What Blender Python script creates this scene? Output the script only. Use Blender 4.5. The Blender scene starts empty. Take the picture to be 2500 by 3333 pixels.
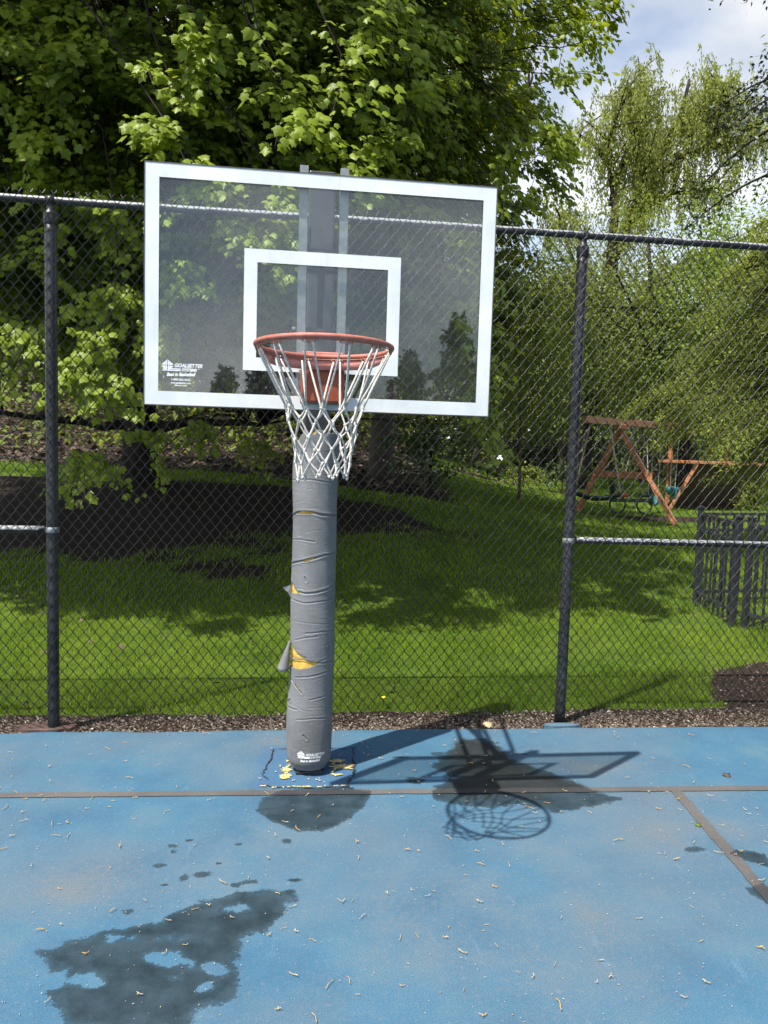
import bpy, math, random
import numpy as np
from mathutils import Matrix, Vector

rng = np.random.default_rng(7)
random.seed(7)
S = bpy.context.scene
COL = S.collection

# ------------------------------------------------------------------ camera
EYE = 1.6734
YAW, PITCH, ROLL = 0.1205, -0.0827, 0.0298
def cam_axes():
    cy, sy, cp, sp = math.cos(YAW), math.sin(YAW), math.cos(PITCH), math.sin(PITCH)
    f = Vector((sy*cp, cy*cp, sp)); r = Vector((cy, -sy, 0)); u = r.cross(f)
    cr, sr = math.cos(ROLL), math.sin(ROLL)
    return f, cr*r + sr*u, -sr*r + cr*u
_f, _r, _u = cam_axes()
cam_data = bpy.data.cameras.new('camera')
cam = bpy.data.objects.new('camera', cam_data); COL.objects.link(cam)
cam.matrix_world = Matrix(((_r.x, _u.x, -_f.x, 0), (_r.y, _u.y, -_f.y, 0), (_r.z, _u.z, -_f.z, EYE), (0, 0, 0, 1)))
cam_data.sensor_fit = 'VERTICAL'; cam_data.sensor_height = 24.0
cam_data.lens = 24.0*2503/3333
cam_data.clip_start = 0.05; cam_data.clip_end = 2000
S.camera = cam

# ------------------------------------------------------------------ light
SUN = Vector((-0.437, -0.331, 1.0)).normalized()
SUN_EL = math.asin(SUN.z); SUN_ROT = math.atan2(SUN.x, SUN.y) % (2*math.pi)
sl = bpy.data.lights.new('sun', 'SUN'); sl.energy = 5.0; sl.angle = math.radians(0.53); sl.color = (1.0, 0.955, 0.88)
so = bpy.data.objects.new('sun', sl); COL.objects.link(so)
so.rotation_euler = SUN.to_track_quat('Z', 'Y').to_euler(); so.location = (-8, -6, 20)

W = bpy.data.worlds.new('World'); S.world = W; W.use_nodes = True
nt = W.node_tree; nt.nodes.clear()
def wn(t, **k):
    n = nt.nodes.new(t)
    for a, b in k.items(): setattr(n, a, b)
    return n
out = wn('ShaderNodeOutputWorld'); mix = wn('ShaderNodeMixShader')
b1 = wn('ShaderNodeBackground'); b2 = wn('ShaderNodeBackground')
sky = wn('ShaderNodeTexSky', sky_type='NISHITA'); sky.sun_disc = False
sky.sun_elevation = SUN_EL; sky.sun_rotation = SUN_ROT; sky.air_density = 1.0; sky.dust_density = 1.5
b1.inputs[1].default_value = 0.13
tc = wn('ShaderNodeTexCoord'); mp = wn('ShaderNodeMapping'); mp.inputs['Scale'].default_value = (1.4, 1.4, 3.2); mp.inputs['Location'].default_value = (0.3, 1.7, 0.2)
no = wn('ShaderNodeTexNoise'); no.inputs['Scale'].default_value = 1.7; no.inputs['Detail'].default_value = 7; no.inputs['Roughness'].default_value = 0.55
cr = wn('ShaderNodeValToRGB'); cr.color_ramp.elements[0].position = 0.36; cr.color_ramp.elements[1].position = 0.60
cr.color_ramp.elements[0].color = (0.18, 0.18, 0.18, 1); cr.color_ramp.elements[1].color = (1, 1, 1, 1)
no2 = wn('ShaderNodeTexNoise'); no2.inputs['Scale'].default_value = 3.1; no2.inputs['Detail'].default_value = 6
cc = wn('ShaderNodeValToRGB'); cc.color_ramp.elements[0].position = 0.35; cc.color_ramp.elements[1].position = 0.66
cc.color_ramp.elements[0].color = (0.56, 0.62, 0.71, 1); cc.color_ramp.elements[1].color = (1.0, 1.02, 1.04, 1)
dotn = wn('ShaderNodeVectorMath', operation='DOT_PRODUCT'); dotn.inputs[1].default_value = (SUN.x, SUN.y, 0.15)
mr = wn('ShaderNodeMapRange'); mr.inputs[1].default_value = -0.5; mr.inputs[2].default_value = 0.5; mr.inputs[3].default_value = 0.50; mr.inputs[4].default_value = 0.92
L = nt.links.new
L(tc.outputs['Generated'], mp.inputs[0]); L(mp.outputs[0], no.inputs[0]); L(mp.outputs[0], no2.inputs[0])
L(no.outputs[0], cr.inputs[0]); L(no2.outputs[0], cc.inputs[0]); L(cc.outputs[0], b2.inputs[0])
L(tc.outputs['Generated'], dotn.inputs[0]); L(dotn.outputs['Value'], mr.inputs[0]); lowb = wn('ShaderNodeMapRange'); lowb.inputs[1].default_value = 0.20; lowb.inputs[2].default_value = 0.50; lowb.inputs[3].default_value = 1.85; lowb.inputs[4].default_value = 0.85
mlb = wn('ShaderNodeMath', operation='MULTIPLY'); sx0 = wn('ShaderNodeSeparateXYZ'); L(tc.outputs['Generated'], sx0.inputs[0]); L(sx0.outputs[2], lowb.inputs[0]); L(mr.outputs[0], mlb.inputs[0]); L(lowb.outputs[0], mlb.inputs[1]); L(mlb.outputs[0], b2.inputs[1])
L(sky.outputs[0], b1.inputs[0]); sxyz = wn('ShaderNodeSeparateXYZ'); L(tc.outputs['Generated'], sxyz.inputs[0])
el = wn('ShaderNodeMapRange'); el.inputs[1].default_value = 0.50; el.inputs[2].default_value = 0.80; el.inputs[3].default_value = 1.0; el.inputs[4].default_value = 0.12
L(sxyz.outputs[2], el.inputs[0]); mu_ = wn('ShaderNodeMath', operation='MULTIPLY'); L(cr.outputs[0], mu_.inputs[0]); L(el.outputs[0], mu_.inputs[1]); L(mu_.outputs[0], mix.inputs[0]); L(b1.outputs[0], mix.inputs[1]); L(b2.outputs[0], mix.inputs[2]); L(mix.outputs[0], out.inputs[0])

S.view_settings.view_transform = 'Standard'; S.view_settings.look = 'None'
S.view_settings.exposure = 0.74; S.view_settings.gamma = 1.0; S.view_settings.use_curve_mapping = False
S.render.engine = 'CYCLES'
S.cycles.max_bounces = 7; S.cycles.diffuse_bounces = 3; S.cycles.glossy_bounces = 3; S.cycles.transmission_bounces = 4
S.cycles.transparent_max_bounces = 16; S.cycles.use_denoising = True
S.cycles.caustics_reflective = False; S.cycles.caustics_refractive = False

# ------------------------------------------------------------------ materials
class NT:
    def __init__(s, name):
        s.m = bpy.data.materials.new(name); s.m.use_nodes = True; s.t = s.m.node_tree; s.t.nodes.clear()
        s.o = s.n('ShaderNodeOutputMaterial')
    def n(s, t, **k):
        n = s.t.nodes.new(t)
        for a, b in k.items():
            if a in n.inputs.keys(): n.inputs[a].default_value = b
            else: setattr(n, a, b)
        return n
    def l(s, a, b): s.t.links.new(a, b)
    def noise(s, scale, detail=4, rough=0.55, vec=None, stretch=None):
        n = s.n('ShaderNodeTexNoise'); n.inputs['Scale'].default_value = scale; n.inputs['Detail'].default_value = detail; n.inputs['Roughness'].default_value = rough
        if vec is None:
            vec = s.n('ShaderNodeTexCoord').outputs['Object']
        if stretch:
            mp = s.n('ShaderNodeMapping'); mp.inputs['Scale'].default_value = stretch; s.l(vec, mp.inputs[0]); vec = mp.outputs[0]
        s.l(vec, n.inputs['Vector']); return n.outputs[0]
    def ramp(s, fac, stops):
        r = s.n('ShaderNodeValToRGB'); e = r.color_ramp.elements
        while len(e) < len(stops): e.new(0.5)
        for i, (p, c) in enumerate(stops):
            e[i].position = p
            e[i].color = (c, c, c, 1) if isinstance(c, (int, float)) else (*c, 1)
        s.l(fac, r.inputs[0]); return r.outputs[0]
    def mixc(s, fac, a, b, mode='MIX'):
        m = s.n('ShaderNodeMix', data_type='RGBA', blend_type=mode)
        for v, i in ((fac, 0), (a, 6), (b, 7)):
            if hasattr(v, 'is_linked'): s.l(v, m.inputs[i])
            elif isinstance(v, (int, float)): m.inputs[i].default_value = v
            else: m.inputs[i].default_value = (*v, 1)
        return m.outputs[2]
    def math(s, op, a, b=0.0, clamp=False):
        m = s.n('ShaderNodeMath', operation=op, use_clamp=clamp)
        for v, i in ((a, 0), (b, 1)):
            if hasattr(v, 'is_linked'): s.l(v, m.inputs[i])
            else: m.inputs[i].default_value = v
        return m.outputs[0]
    def attr(s, name):
        a = s.n('ShaderNodeAttribute'); a.attribute_name = name; return a.outputs['Fac']
    def bump(s, h, strength=0.3, dist=0.01):
        b = s.n('ShaderNodeBump'); b.inputs['Strength'].default_value = strength; b.inputs['Distance'].default_value = dist
        s.l(h, b.inputs['Height']); return b.outputs[0]
    def pbr(s, col, rough=0.6, metal=0.0, normal=None, spec=0.5, link=True):
        p = s.n('ShaderNodeBsdfPrincipled')
        for v, k in ((col, 'Base Color'), (rough, 'Roughness'), (metal, 'Metallic'), (spec, 'Specular IOR Level')):
            if hasattr(v, 'is_linked'): s.l(v, p.inputs[k])
            elif k == 'Base Color': p.inputs[k].default_value = (*v, 1)
            else: p.inputs[k].default_value = v
        if normal is not None: s.l(normal, p.inputs['Normal'])
        if link: s.l(p.outputs[0], s.o.inputs[0])
        return p.outputs[0]

def simple(name, c1, c2=None, rough=0.6, scale=20, metal=0.0, bump=0.0, bscale=None, spec=0.5, stretch=None):
    t = NT(name); c2 = c2 or tuple(x*0.7 for x in c1)
    nz = t.noise(scale, stretch=stretch)
    col = t.ramp(nz, ((0.35, c2), (0.65, c1)))
    nrm = t.bump(t.noise(bscale or scale*3, stretch=stretch), bump, 0.005) if bump else None
    t.pbr(col, rough, metal, nrm, spec); return t.m

def leaf_mat(name, dark, light, trans, tfac=0.35, rough=0.45, spec=0.4):
    t = NT(name); v = t.attr('var')
    col = t.mixc(v, dark, light)
    p = t.pbr(col, rough, 0, None, spec, link=False)
    tr = t.n('ShaderNodeBsdfTranslucent'); t.l(t.mixc(v, tuple(0.6*x for x in trans), trans), tr.inputs[0])
    m = t.n('ShaderNodeMixShader'); m.inputs[0].default_value = tfac
    t.l(p, m.inputs[1]); t.l(tr.outputs[0], m.inputs[2]); t.l(m.outputs[0], t.o.inputs[0]); return t.m

M = {}
M['maple'] = leaf_mat('maple_leaf', (0.046, 0.085, 0.010), (0.215, 0.285, 0.028), (0.42, 0.50, 0.02), 0.42, 0.45, 0.3)
M['maple_far'] = leaf_mat('maple_leaf_far', (0.07, 0.115, 0.014), (0.23, 0.30, 0.035), (0.42, 0.50, 0.03), 0.42, .55, .25)
M['willow'] = leaf_mat('willow_leaf', (0.17, 0.20, 0.04), (0.31, 0.345, 0.085), (0.52, 0.56, 0.12), 0.48, .6, .25)
M['hemlock'] = leaf_mat('hemlock_needle', (0.075, 0.115, 0.018), (0.27, 0.315, 0.05), (0.38, 0.43, 0.05), 0.34, .6, .25)
M['spruce'] = leaf_mat('spruce_needle', (0.018, 0.032, 0.016), (0.05, 0.065, 0.03), (0.05, 0.07, 0.02), 0.1)
M['woods'] = leaf_mat('woodland_leaf', (0.07, 0.105, 0.018), (0.19, 0.24, 0.042), (0.32, 0.38, 0.045), 0.4, .6, .25)
M['woods_bright'] = leaf_mat('bright_leaf', (0.09, 0.15, 0.02), (0.19, 0.28, 0.035), (0.32, 0.44, 0.03), 0.4, .6, .25)
M['shrub'] = leaf_mat('shrub_leaf', (0.035, 0.07, 0.015), (0.085, 0.13, 0.03), (0.13, 0.19, 0.03), 0.3)
M['grass'] = leaf_mat('grass_blade', (0.075, 0.155, 0.010), (0.235, 0.33, 0.030), (0.31, 0.45, 0.02), 0.4, 0.6, 0.2)
M['bark'] = simple('bark', (0.042, 0.033, 0.027), (0.016, 0.013, 0.011), 0.9, 9, bump=0.9, bscale=14, stretch=(3, 3, 0.5), spec=0.2)
M['bark_grey'] = simple('bark_grey', (0.15, 0.125, 0.10), (0.06, 0.05, 0.04), 0.9, 9, bump=0.9, bscale=14, stretch=(3, 3, 0.5), spec=0.2)
M['litter'] = simple('dry_leaf', (0.13, 0.088, 0.058), (0.05, 0.034, 0.024), 0.85, 3)
M['wood'] = simple('red_cedar_wood', (0.50, 0.22, 0.10), (0.34, 0.13, 0.06), 0.6, 6, bump=0.2, stretch=(1, 1, 6))
M['shaded_wood'] = simple('shade_dark_wood', (0.05, 0.02, 0.014), (0.025, 0.012, 0.01), 0.7, 6)  # near-black tone stands for shade on the climbing wall
M['green_plastic'] = simple('dark_green_plastic', (0.012, 0.04, 0.035), (0.01, 0.03, 0.028), 0.5, 5)
M['teal_plastic'] = simple('teal_plastic', (0.03, 0.16, 0.18), (0.025, 0.12, 0.14), 0.5, 5)
M['red_plastic'] = simple('red_plastic', (0.5, 0.06, 0.05), (0.4, 0.05, 0.04), 0.5, 5)
M['rope'] = simple('tan_rope', (0.45, 0.42, 0.36), (0.3, 0.27, 0.22), 0.8, 40)
M['black_metal'] = simple('black_painted_metal', (0.030, 0.032, 0.036), (0.018, 0.019, 0.022), 0.38, 30, bump=0.1)
M['grey_metal'] = simple('weathered_grey_metal', (0.32, 0.35, 0.35), (0.20, 0.22, 0.22), 0.5, 25, metal=0.3)
M['steel_light'] = simple('galvanised_steel', (0.27, 0.29, 0.29), (0.18, 0.2, 0.2), 0.5, 30, metal=0.2)
M['frame_grey'] = simple('dark_grey_frame', (0.075, 0.08, 0.085), (0.05, 0.05, 0.055), 0.5, 20)
M['iron'] = simple('charcoal_fence_paint', (0.032, 0.035, 0.040), (0.02, 0.022, 0.026), 0.42, 14)
M['rim_red'] = simple('faded_orange_paint', (0.46, 0.16, 0.115), (0.33, 0.10, 0.065), 0.5, 35, bump=0.08)
M['rim_pink'] = simple('sun_bleached_red_paint', (0.55, 0.22, 0.19), (0.44, 0.15, 0.12), 0.5, 25)
M['bracket'] = simple('rust_red_paint', (0.30, 0.065, 0.025), (0.22, 0.045, 0.02), 0.5, 20)
M['net'] = simple('weathered_net_cord', (0.64, 0.62, 0.57), (0.36, 0.34, 0.31), 0.85, 160, bump=0.3, bscale=900)
M['foam'] = simple('yellow_foam', (0.70, 0.47, 0.10), (0.52, 0.30, 0.055), 0.95, 60, bump=0.6, bscale=300)
M['chip_primer'] = simple('yellow_primer', (0.60, 0.50, 0.22), (0.40, 0.32, 0.13), 0.9, 60, bump=0.4)
M['catkin'] = simple('dry_catkin', (0.55, 0.37, 0.14), (0.36, 0.21, 0.07), 0.9, 90)
M['catkin_pale'] = simple('pale_catkin', (0.55, 0.45, 0.28), (0.36, 0.26, 0.14), 0.9, 90)
M['speck'] = simple('dry_speck', (0.50, 0.45, 0.36), (0.25, 0.19, 0.12), 0.9, 40)
M['flap'] = simple('vinyl_back', (0.03, 0.03, 0.032), (0.02, 0.02, 0.022), 0.7, 30)
M['flower'] = simple('white_bracts', (0.82, 0.82, 0.74), (0.7, 0.72, 0.62), 0.7, 8)
M['yellow'] = simple('yellow_petals', (0.8, 0.62, 0.02), (0.7, 0.5, 0.02), 0.7, 8)
M['white_text'] = simple('white_print', (0.82, 0.84, 0.84), (0.74, 0.77, 0.77), 0.5, 60)
M['crack'] = simple('crack_dirt', (0.03, 0.026, 0.022), (0.015, 0.013, 0.012), 1.0, 50)
M['sign_white'] = simple('pale_sign_panel', (0.72, 0.75, 0.76), (0.65, 0.68, 0.70), 0.4, 6)
M['footing'] = simple('red_brown_concrete', (0.12, 0.065, 0.05), (0.06, 0.045, 0.038), 0.9, 25, bump=0.5)

# white border of the board: chalky, slightly grimy
t = NT('white_board_paint')
c = t.ramp(t.noise(7, 5, 0.6), ((0.35, (0.60, 0.635, 0.635)), (0.7, (0.74, 0.765, 0.76))))
c = t.mixc(t.ramp(t.noise(30, 4, 0.6, stretch=(1, 1, 0.12)), ((0.55, 0.0), (0.8, 0.5))), c, (0.48, 0.51, 0.51))
t.pbr(c, 0.45); M['board_white'] = t.m
# glass
t = NT('dusty_tempered_glass')
geo_ = t.n('ShaderNodeNewGeometry'); dt_ = t.n('ShaderNodeVectorMath', operation='DOT_PRODUCT'); t.l(geo_.outputs['Normal'], dt_.inputs[0]); t.l(geo_.outputs['Incoming'], dt_.inputs[1])
sch = t.math('ADD', 0.045, t.math('MULTIPLY', t.math('POWER', t.math('SUBTRACT', 1.0, t.math('ABSOLUTE', dt_.outputs['Value']), True), 5.0), 0.955))
tr = t.n('ShaderNodeBsdfTransparent'); tr.inputs[0].default_value = (0.955, 0.975, 0.97, 1)
gl = t.n('ShaderNodeBsdfGlossy'); gl.inputs['Roughness'].default_value = 0.012; gl.inputs[0].default_value = (1, 1, 1, 1)
df = t.n('ShaderNodeBsdfDiffuse'); df.inputs[0].default_value = (0.62, 0.64, 0.66, 1)
dust = t.ramp(t.noise(2.6, 6, 0.6), ((0.35, 0.004), (0.75, 0.034)))
m1 = t.n('ShaderNodeMixShader'); m2 = t.n('ShaderNodeMixShader')
t.l(sch, m1.inputs[0]); t.l(tr.outputs[0], m1.inputs[1]); t.l(gl.outputs[0], m1.inputs[2])
t.l(dust, m2.inputs[0]); t.l(m1.outputs[0], m2.inputs[1]); t.l(df.outputs[0], m2.inputs[2]); t.l(m2.outputs[0], t.o.inputs[0])
M['glass'] = t.m
# worn vinyl rails / posts
def vinyl(name, wear, tophigh):
    t = NT(name); geo = t.n('ShaderNodeNewGeometry'); sx = t.n('ShaderNodeSeparateXYZ'); t.l(geo.outputs['Normal'], sx.inputs[0])
    n1 = t.noise(18, 5, 0.6); n2 = t.noise(3.0, 3, 0.5)
    base = t.ramp(n2, ((0.35, (0.016, 0.0165, 0.018)), (0.7, (0.042, 0.044, 0.048))))
    up = t.math('ADD', t.math('MULTIPLY', sx.outputs[2], 1.0), t.math('ADD', t.math('MULTIPLY', n1, 1.5), -0.4))
    up = t.math('ADD', up, t.math('MULTIPLY', n2, 0.5))
    up = t.math('ADD', up, t.math('MULTIPLY', t.math('SUBTRACT', t.noise(0.55, 2, 0.5), 0.5), 1.6)); up = t.math('ADD', up, -0.06)
    mask = t.ramp(up, ((tophigh, 0.0), (tophigh+0.08, 1.0)))
    col = t.mixc(t.math('MULTIPLY', mask, wear), base, (0.30, 0.31, 0.32))
    t.pbr(col, 0.4, 0, t.bump(n1, 0.15, 0.003)); return t.m
M['vinyl_rail'] = vinyl('peeling_black_vinyl', 1.0, 0.86)
M['vinyl_post'] = vinyl('black_vinyl_post', 0.0, 1.4)
t = NT('black_vinyl_wire'); t.pbr((0.006, 0.0065, 0.0075), 0.32, 0.0, None, 0.45); M['wire'] = t.m
# pad vinyl
t = NT('grey_pad_vinyl')
obj_c = t.n('ShaderNodeTexCoord').outputs['Object']
c = t.ramp(t.noise(5, 5, 0.6, stretch=(1, 1, 0.8)), ((0.3, (0.135, 0.138, 0.143)), (0.7, (0.195, 0.199, 0.205))))
c = t.mixc(t.ramp(t.noise(34, 4, 0.6, stretch=(0.6, 0.6, 3.4)), ((0.56, 0.0), (0.78, 0.6))), c, (0.31, 0.315, 0.325))
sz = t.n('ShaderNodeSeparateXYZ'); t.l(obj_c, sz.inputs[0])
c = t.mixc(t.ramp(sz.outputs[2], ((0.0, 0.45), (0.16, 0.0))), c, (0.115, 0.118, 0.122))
wv = t.n('ShaderNodeTexWave', wave_type='BANDS', bands_direction='Z'); wv.inputs['Scale'].default_value = 75; wv.inputs['Distortion'].default_value = 3.0; wv.inputs['Detail'].default_value = 2
t.l(obj_c, wv.inputs[0])
h = t.math('ADD', t.math('MULTIPLY', wv.outputs['Fac'], 0.35), t.noise(60, 4, 0.6, stretch=(0.4, 0.4, 3)))
t.pbr(c, 0.6, 0, t.bump(h, 0.35, 0.004), 0.25); M['pad'] = t.m

# court
def court_mat(name, line):
    t = NT(name); n_big = t.noise(0.9, 5, 0.6); n_mid = t.noise(2.4, 6, 0.62); n_fine = t.noise(46, 5, 0.7); n_grain = t.noise(260, 2, 0.6)
    wet = t.attr('wet')
    if line:
        c = t.ramp(n_mid, ((0.3, (0.085, 0.075, 0.068)), (0.7, (0.14, 0.125, 0.113))))
    else:
        c = t.ramp(n_mid, ((0.30, (0.036, 0.108, 0.184)), (0.52, (0.050, 0.140, 0.220)), (0.70, (0.082, 0.162, 0.218))))
        fade = t.ramp(t.math('ADD', t.math('MULTIPLY', n_big, 0.75), t.math('MULTIPLY', n_fine, 0.25)), ((0.44, 0.0), (0.66, 0.68)))
        c = t.mixc(t.math('ADD', fade, t.math('MULTIPLY', t.math('MULTIPLY', t.attr('fade'), 1.3), t.ramp(t.math('ADD', t.math('MULTIPLY', n_mid, 0.6), t.math('MULTIPLY', n_fine, 0.4)), ((0.36, 0.1), (0.62, 0.7)))), True), c, (0.125, 0.150, 0.170))
        c = t.mixc(t.attr('fresh'), c, (0.036, 0.105, 0.235))
        c = t.mixc(t.ramp(n_fine, ((0.58, 0.0), (0.80, 0.45))), c, (0.22, 0.28, 0.33))
        scr = t.noise(11, 6, 0.75, stretch=(1.0, 0.25, 1))
        c = t.mixc(t.ramp(scr, ((0.62, 0.0), (0.75, 0.35))), c, (0.20, 0.27, 0.33))
        c = t.mixc(t.ramp(t.noise(95, 4, 0.75), ((0.60, 0.0), (0.72, 0.55))), c, (0.07, 0.10, 0.12))
    c = t.mixc(t.ramp(n_grain, ((0.32, 0.6), (0.55, 0.0))), c, (0.02, 0.045, 0.07))
    c = t.mixc(t.ramp(t.noise(190, 2, 0.6), ((0.60, 0.0), (0.74, 0.35))), c, (0.22, 0.28, 0.33))
    w = t.math('ADD', wet, t.math('MULTIPLY', t.math('SUBTRACT', t.math('ADD', t.math('MULTIPLY', t.noise(16, 6, 0.75), 0.6), t.math('MULTIPLY', t.noise(85, 4, 0.75), 0.4)), 0.5), 1.5))
    wm = t.ramp(w, ((0.42, 0.0), (0.475, 0.80), (0.80, 1.0)))
    wc = t.mixc(t.ramp(t.noise(9, 4, 0.6), ((0.35, 0.0), (0.65, 1.0))), (0.009, 0.019, 0.025), (0.026, 0.046, 0.060))
    if line: wc = t.mixc(0.7, wc, (0.045, 0.04, 0.04))
    c = t.mixc(t.math('MULTIPLY', wm, 0.95), c, wc)
    c = t.mixc(t.math('MULTIPLY', t.attr('grime'), t.ramp(t.noise(30, 5, 0.75), ((0.3, 0.3), (0.6, 0.9)))), c, (0.020, 0.020, 0.017))
    r = t.math('SUBTRACT', 0.80, t.math('MULTIPLY', wm, 0.22))
    t.pbr(c, r, 0, t.bump(t.math('ADD', n_fine, n_grain), 0.35, 0.004), 0.3); return t.m
M['court'] = court_mat('blue_court_paint', False)
M['court_line'] = court_mat('grey_line_paint', True)
# terrain
t = NT('lawn_and_soil')
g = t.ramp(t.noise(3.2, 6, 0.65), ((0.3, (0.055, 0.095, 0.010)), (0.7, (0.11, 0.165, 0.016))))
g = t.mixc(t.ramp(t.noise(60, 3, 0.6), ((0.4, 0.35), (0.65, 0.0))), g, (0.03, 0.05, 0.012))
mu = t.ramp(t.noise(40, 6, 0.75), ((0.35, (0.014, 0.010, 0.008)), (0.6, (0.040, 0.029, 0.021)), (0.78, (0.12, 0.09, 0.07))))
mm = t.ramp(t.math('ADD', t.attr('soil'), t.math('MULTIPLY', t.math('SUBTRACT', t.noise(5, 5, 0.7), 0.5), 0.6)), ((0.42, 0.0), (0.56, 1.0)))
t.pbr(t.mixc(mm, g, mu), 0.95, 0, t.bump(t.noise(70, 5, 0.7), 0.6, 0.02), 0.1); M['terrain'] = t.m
t = NT('wood_chip_gravel')
t.pbr(t.ramp(t.attr('var'), ((0.0, (0.03, 0.022, 0.017)), (0.5, (0.11, 0.082, 0.062)), (0.85, (0.27, 0.225, 0.185)), (1.0, (0.52, 0.48, 0.43)))), 0.9, spec=0.2); M['gravel'] = t.m

# ------------------------------------------------------------------ mesh helpers
def nrm(v):
    v = np.asarray(v, float); return v/np.maximum(np.linalg.norm(v, axis=-1, keepdims=True), 1e-9)

def mk(name, V, F3=None, F4=None, mat=None, parent=None, smooth=False, attrs=None):
    V = np.asarray(V, np.float32)
    me = bpy.data.meshes.new(name)
    fs = [np.asarray(f, np.int32) for f in (F3, F4) if f is not None and len(f)]
    starts = []; o = 0
    for f in fs:
        starts.append(np.arange(len(f), dtype=np.int32)*f.shape[1]+o); o += f.size
    me.vertices.add(len(V)); me.vertices.foreach_set('co', V.ravel())
    loops = np.concatenate([f.ravel() for f in fs])
    me.loops.add(len(loops)); me.loops.foreach_set('vertex_index', loops)
    st = np.concatenate(starts); me.polygons.add(len(st)); me.polygons.foreach_set('loop_start', st)
    if attrs:
        for k, a in attrs.items():
            me.attributes.new(k, 'FLOAT', 'POINT').data.foreach_set('value', np.asarray(a, np.float32))
    me.update(calc_edges=True)
    me.polygons.foreach_set('use_smooth', np.full(len(st), bool(smooth)))
    ob = bpy.data.objects.new(name, me); COL.objects.link(ob)
    if mat is not None: me.materials.append(M[mat] if isinstance(mat, str) else mat)
    if parent is not None: ob.parent = parent; ob.matrix_parent_inverse = parent.matrix_world.inverted() if False else Matrix.Translation(-parent.location)
    return ob

def tag(o, label=None, cat=None, group=None, kind=None):
    for k, v in (('label', label), ('category', cat), ('group', group), ('kind', kind)):
        if v: o[k] = v
    return o
def thing(name, label, cat, loc=(0, 0, 0), group=None):
    o = bpy.data.objects.new(name, None); o.location = loc; COL.objects.link(o); o.empty_display_size = 0.2
    return tag(o, label, cat, group)

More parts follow.
